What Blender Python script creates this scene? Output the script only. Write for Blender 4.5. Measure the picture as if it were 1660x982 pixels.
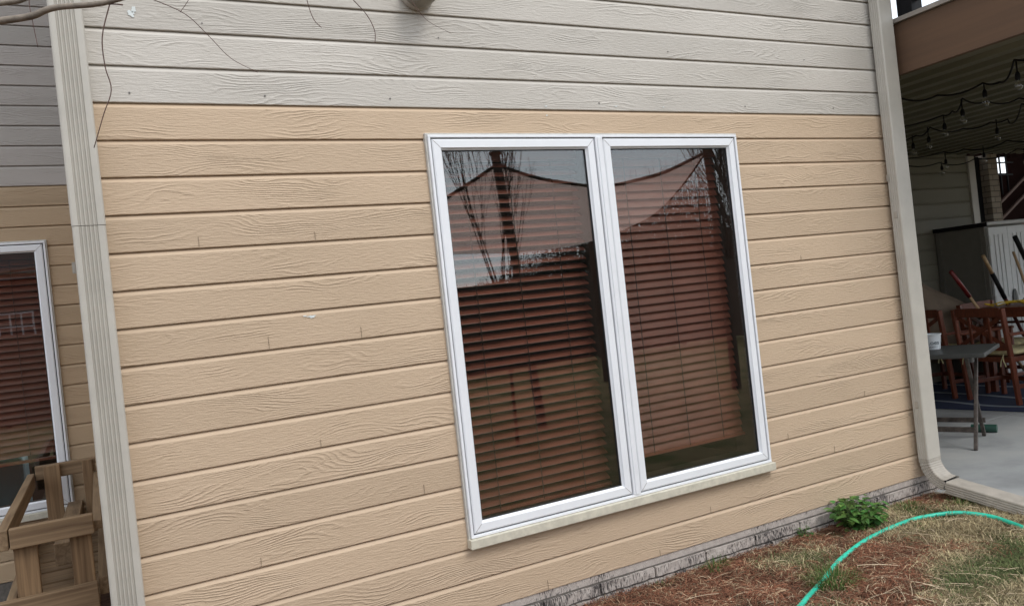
import bpy, math, random
from mathutils import Vector, Matrix, noise
random.seed(7)
S = bpy.context.scene
for o in list(bpy.data.objects): bpy.data.objects.remove(o)
col = S.collection
R = math.radians

# ---------------------------------------------------------------- camera
cam_d = bpy.data.cameras.new("camera"); cam = bpy.data.objects.new("camera", cam_d); col.objects.link(cam)
cr = Vector((0.88112718, -0.46006322, -0.1093468)); cu = Vector((0.09691857, -0.05063115, 0.99400366)); cf = Vector((0.46284088, 0.88644138, 0.0000238))
m = Matrix((cr, cu, -cf)).transposed().to_4x4(); m.translation = Vector((-1.3885, -3.2911, 1.4628))
cam.matrix_world = m
cam_d.sensor_width = 36; cam_d.lens = 36*1300/1660
cam_d.clip_start = 0.05; cam_d.clip_end = 500
S.camera = cam

# ---------------------------------------------------------------- world: pale cloudy sky
w = bpy.data.worlds.new("World"); S.world = w; w.use_nodes = True
nt = w.node_tree; N = nt.nodes; L = nt.links
bg = N['Background']; sky = N.new('ShaderNodeTexSky'); sky.sky_type = 'NISHITA'; sky.sun_disc = False
SUN_EL, SUN_AZ = R(50), R(158)       # azimuth measured clockwise from +Y
sky.sun_elevation = SUN_EL; sky.sun_rotation = SUN_AZ
tc = N.new('ShaderNodeTexCoord'); mp = N.new('ShaderNodeMapping'); mp.inputs['Scale'].default_value = (1, 1, 2.6)
L.new(tc.outputs['Generated'], mp.inputs['Vector'])
nz = N.new('ShaderNodeTexNoise'); nz.inputs['Scale'].default_value = 2.2; nz.inputs['Detail'].default_value = 6; nz.inputs['Roughness'].default_value = .55
L.new(mp.outputs[0], nz.inputs['Vector'])
rmp = N.new('ShaderNodeValToRGB'); rmp.color_ramp.elements[0].position = .36; rmp.color_ramp.elements[1].position = .56
rmp.color_ramp.elements[0].color = (.62, .62, .62, 1)
L.new(nz.outputs['Fac'], rmp.inputs['Fac'])
mix = N.new('ShaderNodeMixRGB'); L.new(rmp.outputs['Color'], mix.inputs['Fac']); L.new(sky.outputs[0], mix.inputs['Color1'])
mix.inputs['Color2'].default_value = (9.2, 9.75, 10.5, 1)
L.new(mix.outputs[0], bg.inputs['Color']); bg.inputs['Strength'].default_value = .12

# ---------------------------------------------------------------- sun: broad, soft (overcast)
sd = bpy.data.lights.new("sun", 'SUN'); so = bpy.data.objects.new("sun", sd); col.objects.link(so)
sd.energy = 1.0; sd.angle = R(24); sd.color = (1, .97, .92)
sv = Vector((math.sin(SUN_AZ)*math.cos(SUN_EL), math.cos(SUN_AZ)*math.cos(SUN_EL), math.sin(SUN_EL)))
so.rotation_euler = sv.to_track_quat('Z', 'Y').to_euler()

vs = S.view_settings; vs.view_transform = 'Standard'; vs.look = 'None'; vs.gamma = 1; vs.use_curve_mapping = False
vs.exposure = 0.57
S.render.engine = 'CYCLES'
S.cycles.transparent_max_bounces = 24; S.cycles.max_bounces = 8

# ================================================================ helpers
def tag(o, label=None, cat=None, group=None, kind=None):
    if label: o['label'] = label
    if cat: o['category'] = cat
    if group: o['group'] = group
    if kind: o['kind'] = kind
    return o
def empty(name, loc=(0,0,0), rz=0, **k):
    o = bpy.data.objects.new(name, None); col.objects.link(o); o.location = loc; o.rotation_euler = (0,0,rz)
    o.empty_display_size = .1
    return tag(o, **k)
def copy_tree(o, parent=None):
    c = o.copy(); col.objects.link(c)
    if parent: c.parent = parent
    for ch in list(o.children): copy_tree(ch, c)
    return c

class MB:
    def __init__(s): s.v=[]; s.f=[]; s.m=[]; s.uv=[]; s.c=[]; s.cur=0; s.col=None
    def face(s, idx, uv=None):
        s.f.append(tuple(idx)); s.m.append(s.cur); s.uv.append(uv); s.c.append(s.col)
    def poly(s, pts, uv=None):
        b=len(s.v); s.v += [tuple(p) for p in pts]; s.face(range(b,b+len(pts)), uv)
    def obox(s, c, ax, h):
        c=Vector(c); ax=[Vector(a).normalized() for a in ax]; b=len(s.v)
        for i in range(8):
            p=c+ax[0]*h[0]*(1 if i&1 else -1)+ax[1]*h[1]*(1 if i&2 else -1)+ax[2]*h[2]*(1 if i&4 else -1); s.v.append(tuple(p))
        for q in ((0,2,3,1),(4,5,7,6),(0,1,5,4),(2,6,7,3),(0,4,6,2),(1,3,7,5)): s.face([b+i for i in q])
    def box(s, x0,x1,y0,y1,z0,z1):
        s.obox(((x0+x1)/2,(y0+y1)/2,(z0+z1)/2), ((1,0,0),(0,1,0),(0,0,1)), (abs(x1-x0)/2,abs(y1-y0)/2,abs(z1-z0)/2))
    def bar(s, a, b, w, t, up=(0,0,1)):
        a=Vector(a); b=Vector(b); d=(b-a); l=d.length; d.normalize()
        sx=d.cross(Vector(up)); 
        if sx.length<1e-4: sx=Vector((1,0,0))
        sx.normalize(); uz=sx.cross(d)
        s.obox((a+b)/2,(sx,d,uz),(w/2,l/2,t/2))
    def tube(s, pts, rad, n=8, caps=True):
        pts=[Vector(p) for p in pts]
        if not hasattr(rad,'__len__'): rad=[rad]*len(pts)
        b0=len(s.v); u=None
        for i,p in enumerate(pts):
            d=(pts[min(i+1,len(pts)-1)]-pts[max(i-1,0)])
            if d.length<1e-9: d=Vector((0,0,1))
            d.normalize()
            if u is None: u=d.orthogonal().normalized()
            else:
                u=u-d*u.dot(d); u = u.normalized() if u.length>1e-6 else d.orthogonal().normalized()
            v=d.cross(u)
            for k in range(n):
                a=2*math.pi*k/n; s.v.append(tuple(p+(u*math.cos(a)+v*math.sin(a))*rad[i]))
        for i in range(len(pts)-1):
            for k in range(n):
                a=b0+i*n+k; c=b0+i*n+(k+1)%n; s.face((a,c,c+n,a+n))
        if caps:
            s.face([b0+k for k in range(n)][::-1]); e=b0+(len(pts)-1)*n; s.face([e+k for k in range(n)])
    def loft(s, rings, close=True, caps=True):
        n=len(rings[0]); b=len(s.v)
        for r in rings: s.v += [tuple(p) for p in r]
        for i in range(len(rings)-1):
            for k in range(n if close else n-1):
                a=b+i*n+k; c=b+i*n+(k+1)%n; s.face((a,c,c+n,a+n))
        if caps and close:
            s.face([b+k for k in range(n)][::-1]); e=b+(len(rings)-1)*n; s.face([e+k for k in range(n)])
    def lathe(s, prof, c=(0,0,0), n=24, axis='z'):
        rings=[]
        for r,z in prof:
            ring=[]
            for k in range(n):
                a=2*math.pi*k/n
                p=(r*math.cos(a),r*math.sin(a),z) if axis=='z' else (r*math.cos(a),-z,r*math.sin(a))
                ring.append((c[0]+p[0],c[1]+p[1],c[2]+p[2]))
            rings.append(ring)
        s.loft(rings)
    def build(s, name, mats, parent=None, smooth=False, bevel=0, loc=None):
        me=bpy.data.meshes.new(name); me.from_pydata(s.v,[],s.f)
        if not isinstance(mats,(list,tuple)): mats=[mats]
        for mm in mats: me.materials.append(mm)
        me.polygons.foreach_set('material_index', s.m)
        if any(u is not None for u in s.uv):
            ul=me.uv_layers.new(name='UVMap'); i=0
            for f,u in zip(s.f,s.uv):
                for k in range(len(f)):
                    ul.data[i].uv = u[k] if u else (0,0); i+=1
        if any(c is not None for c in s.c):
            ca=me.color_attributes.new('tint','FLOAT_COLOR','CORNER'); buf=[]
            for f,c in zip(s.f,s.c):
                c=c or (.5,.5,.5); buf += [c[0],c[1],c[2],1]*len(f)
            ca.data.foreach_set('color', buf)
        if smooth:
            me.polygons.foreach_set('use_smooth',[True]*len(me.polygons))
        me.update()
        o=bpy.data.objects.new(name,me); col.objects.link(o)
        if parent: o.parent=parent
        if loc: o.location=loc
        if bevel:
            b=o.modifiers.new('b','BEVEL'); b.width=bevel; b.segments=2; b.limit_method='ANGLE'; b.angle_limit=R(40)
        return o

# ---------------------------------------------------------------- materials
def nm(name):
    mt=bpy.data.materials.new(name); mt.use_nodes=True; return mt, mt.node_tree.nodes, mt.node_tree.links, mt.node_tree.nodes['Principled BSDF']
def node(N,t,**k):
    n=N.new('ShaderNode'+t)
    for a,b in k.items():
        if a.startswith('i_'): n.inputs[a[2:].replace('_',' ')].default_value=b
        else: setattr(n,a,b)
    return n
def math_(N,L,op,a,b=None,c=None):
    n=N.new('ShaderNodeMath'); n.operation=op
    for i,x in enumerate((a,b,c)):
        if x is None: continue
        if isinstance(x,(int,float)): n.inputs[i].default_value=x
        else: L.new(x,n.inputs[i])
    return n.outputs[0]
def ramp(N,L,fac,stops):
    r=N.new('ShaderNodeValToRGB'); e=r.color_ramp.elements
    while len(e)<len(stops): e.new(.5)
    for i,(p,c) in enumerate(stops):
        e[i].position=p; e[i].color=(*c,1) if len(c)==3 else c
    L.new(fac,r.inputs['Fac']); return r.outputs['Color']
def mixc(N,L,fac,a,b):
    n=N.new('ShaderNodeMixRGB')
    for i,x in enumerate((fac,a,b)):
        if isinstance(x,(int,float)): n.inputs[i].default_value=x
        elif isinstance(x,tuple): n.inputs[i].default_value=(*x,1)
        else: L.new(x,n.inputs[i])
    return n.outputs[0]
def bump(N,L,h,strength,dist,bs,prev=None):
    b=N.new('ShaderNodeBump'); b.inputs['Strength'].default_value=strength; b.inputs['Distance'].default_value=dist
    L.new(h,b.inputs['Height'])
    if prev: L.new(prev,b.inputs['Normal'])
    if bs: L.new(b.outputs[0],bs.inputs['Normal'])
    return b.outputs[0]
def simple(name, c, rough=.5, var=.12, scale=12, bumpd=0, bscale=60, metal=0, stretch=(1,1,1), spec=.5):
    mt,N,L,B=nm(name); tc=node(N,'TexCoord'); mp=node(N,'Mapping'); mp.inputs['Scale'].default_value=stretch
    L.new(tc.outputs['Object'],mp.inputs['Vector'])
    n=node(N,'TexNoise',i_Scale=scale,i_Detail=5.0,i_Roughness=.6); L.new(mp.outputs[0],n.inputs['Vector'])
    lo=tuple(x*(1-var) for x in c); hi=tuple(min(1,x*(1+var)) for x in c)
    L.new(ramp(N,L,n.outputs['Fac'],[(.3,lo),(.7,hi)]),B.inputs['Base Color'])
    B.inputs['Roughness'].default_value=rough; B.inputs['Metallic'].default_value=metal
    B.inputs['Specular IOR Level'].default_value=spec
    if bumpd:
        n2=node(N,'TexNoise',i_Scale=bscale,i_Detail=4.0); L.new(mp.outputs[0],n2.inputs['Vector']); bump(N,L,n2.outputs['Fac'],1,bumpd,B)
    return mt

def siding_mat(name, c1, c2, rough=.62, relief=1.0):
    """cedar-embossed plank paint; UV u = metres along, v = courses (integer part = plank)"""
    mt,N,L,B=nm(name); uv=node(N,'UVMap',uv_map='UVMap'); sp=node(N,'SeparateXYZ'); L.new(uv.outputs[0],sp.inputs[0])
    u,v=sp.outputs[0],sp.outputs[1]
    k=math_(N,L,'FLOOR',v); fr=math_(N,L,'SUBTRACT',v,k)
    uo=math_(N,L,'ADD',u,math_(N,L,'MULTIPLY',math_(N,L,'SINE',math_(N,L,'MULTIPLY',k,12.9898)),37.0))
    # low frequency field that bends the grain into arches and knots
    def cmb(a,b,c):
        n=N.new('ShaderNodeCombineXYZ')
        for i,x in enumerate((a,b,c)):
            if isinstance(x,(int,float)): n.inputs[i].default_value=x
            else: L.new(x,n.inputs[i])
        return n.outputs[0]
    kk=math_(N,L,'MULTIPLY',k,3.71)
    n1=node(N,'TexNoise',i_Scale=1.0,i_Detail=1.5,i_Roughness=.45); L.new(cmb(math_(N,L,'MULTIPLY',uo,1.9),math_(N,L,'MULTIPLY',fr,1.1),kk),n1.inputs['Vector'])
    n1b=node(N,'TexNoise',i_Scale=1.0,i_Detail=4.0,i_Roughness=.6); L.new(cmb(math_(N,L,'MULTIPLY',uo,9),math_(N,L,'MULTIPLY',fr,7),kk),n1b.inputs['Vector'])
    f=math_(N,L,'ADD',math_(N,L,'MULTIPLY',fr,9.0),math_(N,L,'MULTIPLY',n1.outputs['Fac'],16.0))
    f=math_(N,L,'ADD',f,math_(N,L,'MULTIPLY',n1b.outputs['Fac'],1.6))
    sn=math_(N,L,'SINE',math_(N,L,'MULTIPLY',f,6.2832))
    edge=math_(N,L,'POWER',math_(N,L,'ADD',.5,math_(N,L,'MULTIPLY',sn,.5)),2.5)
    msk=node(N,'TexNoise',i_Scale=1.0,i_Detail=2.0); L.new(cmb(math_(N,L,'MULTIPLY',uo,2.6),math_(N,L,'MULTIPLY',fr,1.8),math_(N,L,'ADD',kk,51.0)),msk.inputs['Vector'])
    mk=math_(N,L,'MULTIPLY',math_(N,L,'SUBTRACT',msk.outputs['Fac'],.47),7); mk=N.new('ShaderNodeClamp'); L.new(math_(N,L,'MULTIPLY',math_(N,L,'SUBTRACT',msk.outputs['Fac'],.47),7),mk.inputs[0]); mk=mk.outputs[0]
    fine=node(N,'TexNoise',i_Scale=1.0,i_Detail=5.0,i_Roughness=.65); L.new(cmb(math_(N,L,'MULTIPLY',uo,26),math_(N,L,'MULTIPLY',fr,22),kk),fine.inputs['Vector'])
    # face only: the lap bevel (fr > .86) is smooth
    facem=math_(N,L,'LESS_THAN',fr,.855)
    h=math_(N,L,'MULTIPLY',math_(N,L,'MULTIPLY',edge,math_(N,L,'ADD',math_(N,L,'MULTIPLY',mk,.85),.06)),facem)
    h=math_(N,L,'ADD',h,math_(N,L,'MULTIPLY',math_(N,L,'MULTIPLY',fine.outputs['Fac'],1.7),facem))
    bump(N,L,h,1.0,.0018*relief,B)
    # paint tone drifts along the wall
    big=node(N,'TexNoise',i_Scale=1.0,i_Detail=3.0); L.new(cmb(math_(N,L,'MULTIPLY',uo,1.1),math_(N,L,'MULTIPLY',v,.25),2.0),big.inputs['Vector'])
    c=mixc(N,L,ramp(N,L,big.outputs['Fac'],[(.35,(0,0,0)),(.65,(1,1,1))]),c1,c2)
    pl=node(N,'TexWhiteNoise'); pl.noise_dimensions='1D'; L.new(k,pl.inputs['W'])
    hs=node(N,'HueSaturation'); L.new(c,hs.inputs['Color']); L.new(math_(N,L,'ADD',.96,math_(N,L,'MULTIPLY',pl.outputs['Value'],.08)),hs.inputs['Value'])
    # dirt settled in the deepest grain
    dirt=node(N,'TexNoise',i_Scale=1.0,i_Detail=6.0,i_Roughness=.7); L.new(cmb(math_(N,L,'MULTIPLY',uo,90),math_(N,L,'MULTIPLY',v,14),5.0),dirt.inputs['Vector'])
    dm=ramp(N,L,dirt.outputs['Fac'],[(.70,(0,0,0)),(.80,(1,1,1))])
    c3=mixc(N,L,math_(N,L,'MULTIPLY',dm,.35),hs.outputs['Color'],(.16,.12,.08))
    L.new(c3,B.inputs['Base Color']); B.inputs['Roughness'].default_value=rough; B.inputs['Specular IOR Level'].default_value=.35
    return mt

def glass_mat(name, tint=(.9,.94,.92)):
    mt,N,L,B=nm(name); N.remove(B); out=N['Material Output']
    g=N.new('ShaderNodeNewGeometry'); d=N.new('ShaderNodeVectorMath'); d.operation='DOT_PRODUCT'; L.new(g.outputs['Incoming'],d.inputs[0]); L.new(g.outputs['Normal'],d.inputs[1])
    c=math_(N,L,'ABSOLUTE',d.outputs['Value'])
    fr=math_(N,L,'ADD',.036,math_(N,L,'MULTIPLY',.964,math_(N,L,'POWER',math_(N,L,'SUBTRACT',1,c),5)))
    fr=math_(N,L,'MINIMUM',math_(N,L,'MULTIPLY',fr,2.8),1)
    t=N.new('ShaderNodeBsdfTransparent'); t.inputs[0].default_value=(*tint,1)
    gl=N.new('ShaderNodeBsdfGlossy'); gl.inputs['Roughness'].default_value=.0
    tc=node(N,'TexCoord'); wn=node(N,'TexNoise',i_Scale=1.6,i_Detail=1.0); L.new(tc.outputs['Object'],wn.inputs['Vector'])
    b=N.new('ShaderNodeBump'); b.inputs['Strength'].default_value=.35; b.inputs['Distance'].default_value=.004; L.new(wn.outputs['Fac'],b.inputs['Height']); L.new(b.outputs[0],gl.inputs['Normal'])
    mx=N.new('ShaderNodeMixShader'); L.new(fr,mx.inputs[0]); L.new(t.outputs[0],mx.inputs[1]); L.new(gl.outputs[0],mx.inputs[2]); L.new(mx.outputs[0],out.inputs['Surface'])
    return mt

def wood_mat(name, c, c2, axis=0, rough=.7, scale=1.0, bd=.001):
    mt,N,L,B=nm(name); tc=node(N,'TexCoord'); mp=node(N,'Mapping'); sc=[40*scale]*3; sc[axis]=1.6*scale; mp.inputs['Scale'].default_value=sc
    L.new(tc.outputs['Object'],mp.inputs['Vector'])
    n=node(N,'TexNoise',i_Scale=1.0,i_Detail=5.0,i_Roughness=.6,i_Distortion=.6); L.new(mp.outputs[0],n.inputs['Vector'])
    L.new(ramp(N,L,n.outputs['Fac'],[(.3,c2),(.62,c)]),B.inputs['Base Color']); B.inputs['Roughness'].default_value=rough
    bump(N,L,n.outputs['Fac'],.8,bd,B); return mt

def tint_mat(name, rough=.8, transl=0):
    mt,N,L,B=nm(name); a=node(N,'VertexColor',layer_name='tint')
    tc=node(N,'TexCoord'); n=node(N,'TexNoise',i_Scale=90.0,i_Detail=2.0); L.new(tc.outputs['Object'],n.inputs['Vector'])
    hs=node(N,'HueSaturation'); L.new(a.outputs['Color'],hs.inputs['Color']); L.new(math_(N,L,'ADD',.75,math_(N,L,'MULTIPLY',n.outputs['Fac'],.5)),hs.inputs['Value'])
    L.new(hs.outputs[0],B.inputs['Base Color']); B.inputs['Roughness'].default_value=rough; B.inputs['Specular IOR Level'].default_value=.3
    if transl:
        t=N.new('ShaderNodeBsdfTranslucent'); L.new(hs.outputs[0],t.inputs[0]); mx=N.new('ShaderNodeMixShader'); mx.inputs[0].default_value=transl
        L.new(B.outputs[0],mx.inputs[1]); L.new(t.outputs[0],mx.inputs[2]); L.new(mx.outputs[0],N['Material Output'].inputs['Surface'])
    return mt

M={}
M['tan']=siding_mat('tan_siding_paint',(.50,.374,.256),(.54,.405,.28))
M['grey']=siding_mat('grey_siding_paint',(.485,.448,.395),(.545,.505,.45))
M['rtan']=siding_mat('tan_siding_paint_shaded',(.43,.315,.20),(.46,.335,.215))  # darker copy of the tan paint; shade of the recess put into the colour
M['rgrey']=siding_mat('grey_siding_paint_shaded',(.40,.37,.335),(.44,.40,.365))  # grey paint copied darker, shade of the set-back walls painted in
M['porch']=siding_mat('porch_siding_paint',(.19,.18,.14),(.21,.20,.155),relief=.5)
M['white']=simple('white_vinyl',(.78,.79,.81),.38,.03,5)
M['trim']=simple('window_flange_paint',(.50,.48,.44),.6,.12,30,.0006,90)
M['sill']=simple('sill_paint',(.56,.52,.42),.6,.14,25,.001,80)
M['gap']=simple('black_gasket',(.02,.02,.022),.6)
M['glass']=glass_mat('window_glass')
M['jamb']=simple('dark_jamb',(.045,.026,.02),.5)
M['slat']=simple('mahogany_slat',(.235,.062,.040),.38,.12,6,stretch=(1,6,6))
M['cordm']=simple('blind_cord',(.035,.018,.014),.8)
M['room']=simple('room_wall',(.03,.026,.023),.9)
M['ds']=simple('downspout_paint',(.455,.425,.37),.45,.07,7)
M['dsd']=simple('downspout_paint_worn',(.38,.345,.295),.5,.14,14,.0006,50)
M['black']=simple('black_plastic',(.010,.010,.011),.6,spec=.15)
M['concrete']=None
M['splotch']=simple('caulk_white',(.62,.65,.63),.7)
M['crack']=simple('hairline_crack',(.13,.09,.06),.9)
M['pine']=wood_mat('weathered_pine',(.27,.18,.10),(.12,.07,.035),0)
M['piney']=wood_mat('weathered_pine_lengthwise',(.27,.185,.105),(.13,.078,.04),1)
M['pinez']=wood_mat('weathered_pine_upright',(.28,.175,.09),(.11,.062,.028),2)
M['beam']=wood_mat('brown_stained_beam',(.115,.062,.033),(.082,.045,.025),1,.65,.35)
M['ceil']=simple('ceiling_metal',(.13,.125,.085),.5,.1,3)
M['redwood']=simple('red_brown_wood',(.15,.038,.017),.45,.3,9,stretch=(6,6,1))
M['bark']=simple('grey_bark',(.20,.165,.13),.85,.35,30,.002,60)
M['dbark']=simple('dark_bark',(.085,.062,.05),.9,.3,30)
M['twig']=simple('twig_bark',(.10,.055,.045),.8,.3,50)

def brick_mat():
    mt,N,L,B=nm('painted_split_face_brick'); tc=node(N,'TexCoord'); 
    n=node(N,'TexNoise',i_Scale=30.0,i_Detail=4.0); L.new(tc.outputs['Object'],n.inputs['Vector'])
    base=ramp(N,L,n.outputs['Fac'],[(.3,(.40,.345,.31)),(.7,(.52,.46,.41))])
    mp=node(N,'Mapping'); mp.inputs['Scale'].default_value=(260,20,38); L.new(tc.outputs['Object'],mp.inputs['Vector'])
    s=node(N,'TexNoise',i_Scale=1.0,i_Detail=3.0,i_Roughness=.6); L.new(mp.outputs[0],s.inputs['Vector'])
    c=node(N,'TexNoise',i_Scale=5.0,i_Detail=2.0); L.new(tc.outputs['Object'],c.inputs['Vector'])
    thr=math_(N,L,'ADD',s.outputs['Fac'],math_(N,L,'MULTIPLY',math_(N,L,'SUBTRACT',c.outputs['Fac'],.5),.55))
    sp=node(N,'SeparateXYZ'); L.new(tc.outputs['Object'],sp.inputs[0])
    low=math_(N,L,'MULTIPLY',math_(N,L,'GREATER_THAN',sp.outputs[2],.083),-.10)
    msk=ramp(N,L,math_(N,L,'ADD',thr,low),[(.515,(0,0,0)),(.57,(.92,.92,.92))])
    L.new(mixc(N,L,msk,base,(.035,.030,.030)),B.inputs['Base Color']); B.inputs['Roughness'].default_value=.85
    bp=bump(N,L,s.outputs['Fac'],1,.006,B); return mt
M['brick']=brick_mat()
M['mortar']=simple('old_mortar',(.13,.115,.10),.9,.3,40,.003,80)
def concrete_mat():
    mt,N,L,B=nm('patio_concrete'); tc=node(N,'TexCoord'); n=node(N,'TexNoise',i_Scale=1.3,i_Detail=7.0,i_Roughness=.6); L.new(tc.outputs['Object'],n.inputs['Vector'])
    c=ramp(N,L,n.outputs['Fac'],[(.32,(.22,.225,.225)),(.5,(.34,.35,.345)),(.7,(.43,.425,.40))])
    f=node(N,'TexNoise',i_Scale=160.0,i_Detail=3.0); L.new(tc.outputs['Object'],f.inputs['Vector'])
    L.new(mixc(N,L,math_(N,L,'MULTIPLY',f.outputs['Fac'],.25),c,(.2,.2,.2)),B.inputs['Base Color']); B.inputs['Roughness'].default_value=.72
    bump(N,L,f.outputs['Fac'],.5,.0015,B); return mt
M['concrete']=concrete_mat()
def ground_mat():
    mt,N,L,B=nm('soil_and_thatch'); tc=node(N,'TexCoord'); o=tc.outputs['Object']
    a=node(N,'TexNoise',i_Scale=2.2,i_Detail=4.0); L.new(o,a.inputs['Vector'])
    f=node(N,'TexNoise',i_Scale=70.0,i_Detail=6.0,i_Roughness=.7); L.new(o,f.inputs['Vector'])
    mul=ramp(N,L,f.outputs['Fac'],[(.3,(.035,.018,.012)),(.7,(.15,.075,.045))])
    dry=ramp(N,L,f.outputs['Fac'],[(.3,(.10,.072,.038)),(.7,(.30,.235,.13))])
    grn=ramp(N,L,f.outputs['Fac'],[(.3,(.05,.05,.02)),(.7,(.16,.16,.07))])
    sp=node(N,'SeparateXYZ'); L.new(o,sp.inputs[0])
    # mulch bed hugs the wall left of x = 2, lawn beyond
    e=math_(N,L,'ADD',math_(N,L,'MULTIPLY',sp.outputs[1],1.1),math_(N,L,'MULTIPLY',sp.outputs[0],-1.05)); e=math_(N,L,'ADD',e,3.05); e=math_(N,L,'ADD',e,math_(N,L,'MULTIPLY',math_(N,L,'SUBTRACT',a.outputs['Fac'],.5),3.0))
    mk=ramp(N,L,e,[(.35,(0,0,0)),(.65,(1,1,1))])
    g=node(N,'TexNoise',i_Scale=3.1,i_Detail=3.0); mpp=node(N,'Mapping'); mpp.inputs['Location'].default_value=(7,3,0); L.new(o,mpp.inputs[0]); L.new(mpp.outputs[0],g.inputs['Vector'])
    gm=ramp(N,L,g.outputs['Fac'],[(.46,(0,0,0)),(.60,(1,1,1))])
    c=mixc(N,L,mk,mixc(N,L,gm,dry,grn),mul)
    L.new(c,B.inputs['Base Color']); B.inputs['Roughness'].default_value=.95; B.inputs['Specular IOR Level'].default_value=.1
    bump(N,L,f.outputs['Fac'],1,.012,B); return mt
M['ground']=ground_mat()

# ================================================================ setting: ground, slab
def gz(x,y):
    n=noise.noise(Vector((x*1.3,y*1.3,0)))*.018+noise.noise(Vector((x*4.5,y*4.5,3)))*.020+noise.noise(Vector((x*11,y*11,5)))*.008
    near=min(1,max(0,(-y)/.25)) if y<0 else 1
    out=min(1,max(0,(-y-.2)/3))*-.02
    return n*near+out-.004
def axis_pts(lo,hi,dlo,dhi,step):
    a=[]; x=dlo
    while x<dhi: a.append(x); x+=step
    a.append(dhi); d=step
    while a[-1]<hi: d*=1.5; a.append(min(hi,a[-1]+d))
    d=step; 
    while a[0]>lo: d*=1.5; a.insert(0,max(lo,a[0]-d))
    return a
g=MB(); xs=axis_pts(-150,150,-2.4,3.13,.05); ys=axis_pts(-150,150,-2.6,0.2,.05)
for yy in ys:
    for xx in xs:
        onslab = xx>3.13 and yy>-1.2
        inside = yy>0.1
        g.v.append((xx,yy,(-.12 if (onslab or inside) else gz(xx,yy)*(1 if abs(xx)<30 and abs(yy)<30 else 0))))
nx=len(xs)
for j in range(len(ys)-1):
    for i in range(nx-1): g.face((j*nx+i,j*nx+i+1,(j+1)*nx+i+1,(j+1)*nx+i))
ground=g.build('ground',M['ground'],smooth=True); tag(ground,'dry lawn with reddish pine straw bed along the house','ground',kind='structure')

sl=MB(); 
for (a,b) in ((3.12,5.6),(5.606,11.0)):
    for (c,d) in ((-1.15,1.0),(1.006,2.72)): sl.box(a,b,c,d,-.14,.012)
sl.box(3.14,10.98,-1.13,2.7,-.15,.002)
slab=sl.build('patio_slab',M['concrete'],bevel=.006); tag(slab,'grey concrete patio slab under the deck','patio',kind='structure')

# ================================================================ house
E=.14; ZB=.125
house=empty('house',(0,0,0),label='house clad in tan and grey wood-grain siding with white windows',cat='house')
def siding(mb, o, d, nrm, length, k0, k1, e=E, zb=ZB, holes=(), ext=0):
    """planks k0..k1-1 along d from o; nrm points outward. holes = (u0,u1,kA,kB)"""
    o=Vector(o); d=Vector(d); nrm=Vector(nrm)
    prof=[(-.002,.002),(-.002,.011),(.045,.0125),(.855,.0125),(.875,.0118),(.955,.0035),(.955,-.001),(1.0,-.001)]
    prof=[(0.0,-.001),(.0,.0095),(.02,.0108),(.845,.0108),(.857,.0106),(.965,.0012),(.969,-.0025),(1.0,-.0025)]
    for k in range(k0,k1):
        segs=[(0,length)]
        for (a,b,ka,kb) in holes:
            if ka<=k<kb:
                ns=[]
                for (s0,s1) in segs:
                    if a>s0: ns.append((s0,min(a,s1)))
                    if b<s1: ns.append((max(b,s0),s1))
                segs=ns
        for (s0,s1) in segs:
            if s1-s0<.005: continue
            n=max(1,int((s1-s0)/.25)); cols=[s0+(s1-s0)*i/n for i in range(n+1)]
            wob=[noise.noise(Vector((c*1.7+k*5.1,k*2.3,o.y)))*.0012 for c in cols]
            for i in range(n):
                for (f0,h0),(f1,h1) in zip(prof,prof[1:]):
                    P=[]; U=[]
                    for ci,f,h in ((i,f0,h0),(i+1,f0,h0),(i+1,f1,h1),(i,f1,h1)):
                        p=o+d*cols[ci]+nrm*(h+.0005); p.z=zb+(k+f)*e+wob[ci]*(1 if 0<f<.9 else .6); P.append(p); U.append((cols[ci]+k*0.0,k+min(max(f,.001),.999)))
                    mb.poly(P,U)
X0,X1=-1.375,3.12
WX0,WX1=-.004,1.778
# main wall: course 16 from the bottom is the paint boundary
t=MB(); siding(t,(X0,0,0),(1,0,0),(0,-1,0),X1-X0,0,16,holes=((WX0-X0+.004,WX1-X0-.004,2,15),)); 
# hairline cracks and a caulk smear
def crack(mb,x,k,h=.035,f0=.02,wd=.0011):
    zc=ZB+(k+f0)*E; pts=[]
    for i in range(5): pts.append((x+random.uniform(-.0012,.0012),zc+h*i/4))
    for (a,b) in zip(pts,pts[1:]): mb.obox(((a[0]+b[0])/2,-.0135,(a[1]+b[1])/2),((1,0,0),(0,1,0),(0,0,1)),(wd/2,.0006,abs(b[1]-a[1])/2))
t.cur=1
for (x,k,h) in ((-.78,9,.05),(-.40,9,.045),(-.9,3,.035),(-1.0,12,.04),(-.55,12,.035),(-.2,4,.04),
                (.35,0,.045),(1.0,0,.03),(1.35,1,.03),(1.95,3,.03),(2.3,2,.035),(2.6,4,.03),(2.2,10,.025),(-.62,6,.03)): crack(t,x,k,h)
t.cur=2
def blob(mb,x,z,rx,rz,seed=0):
    rr=random.Random(seed); n=14; c=[]
    for i in range(n):
        a=2*math.pi*i/n; q=rr.uniform(.45,1.1); c.append((x+rx*q*math.cos(a),-.0140,z+rz*q*math.sin(a)))
    mb.poly(c[::1])
blob(t,-.600,1.497,.022,.007,1); blob(t,-.625,1.502,.010,.004,4); blob(t,.62,2.355-.02,.006,.004,5)
t.build('tan_siding',[M['tan'],M['crack'],M['splotch']],house)
t=MB(); siding(t,(X0,0,0),(1,0,0),(0,-1,0),X1-X0,16,40); t.cur=2
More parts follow.
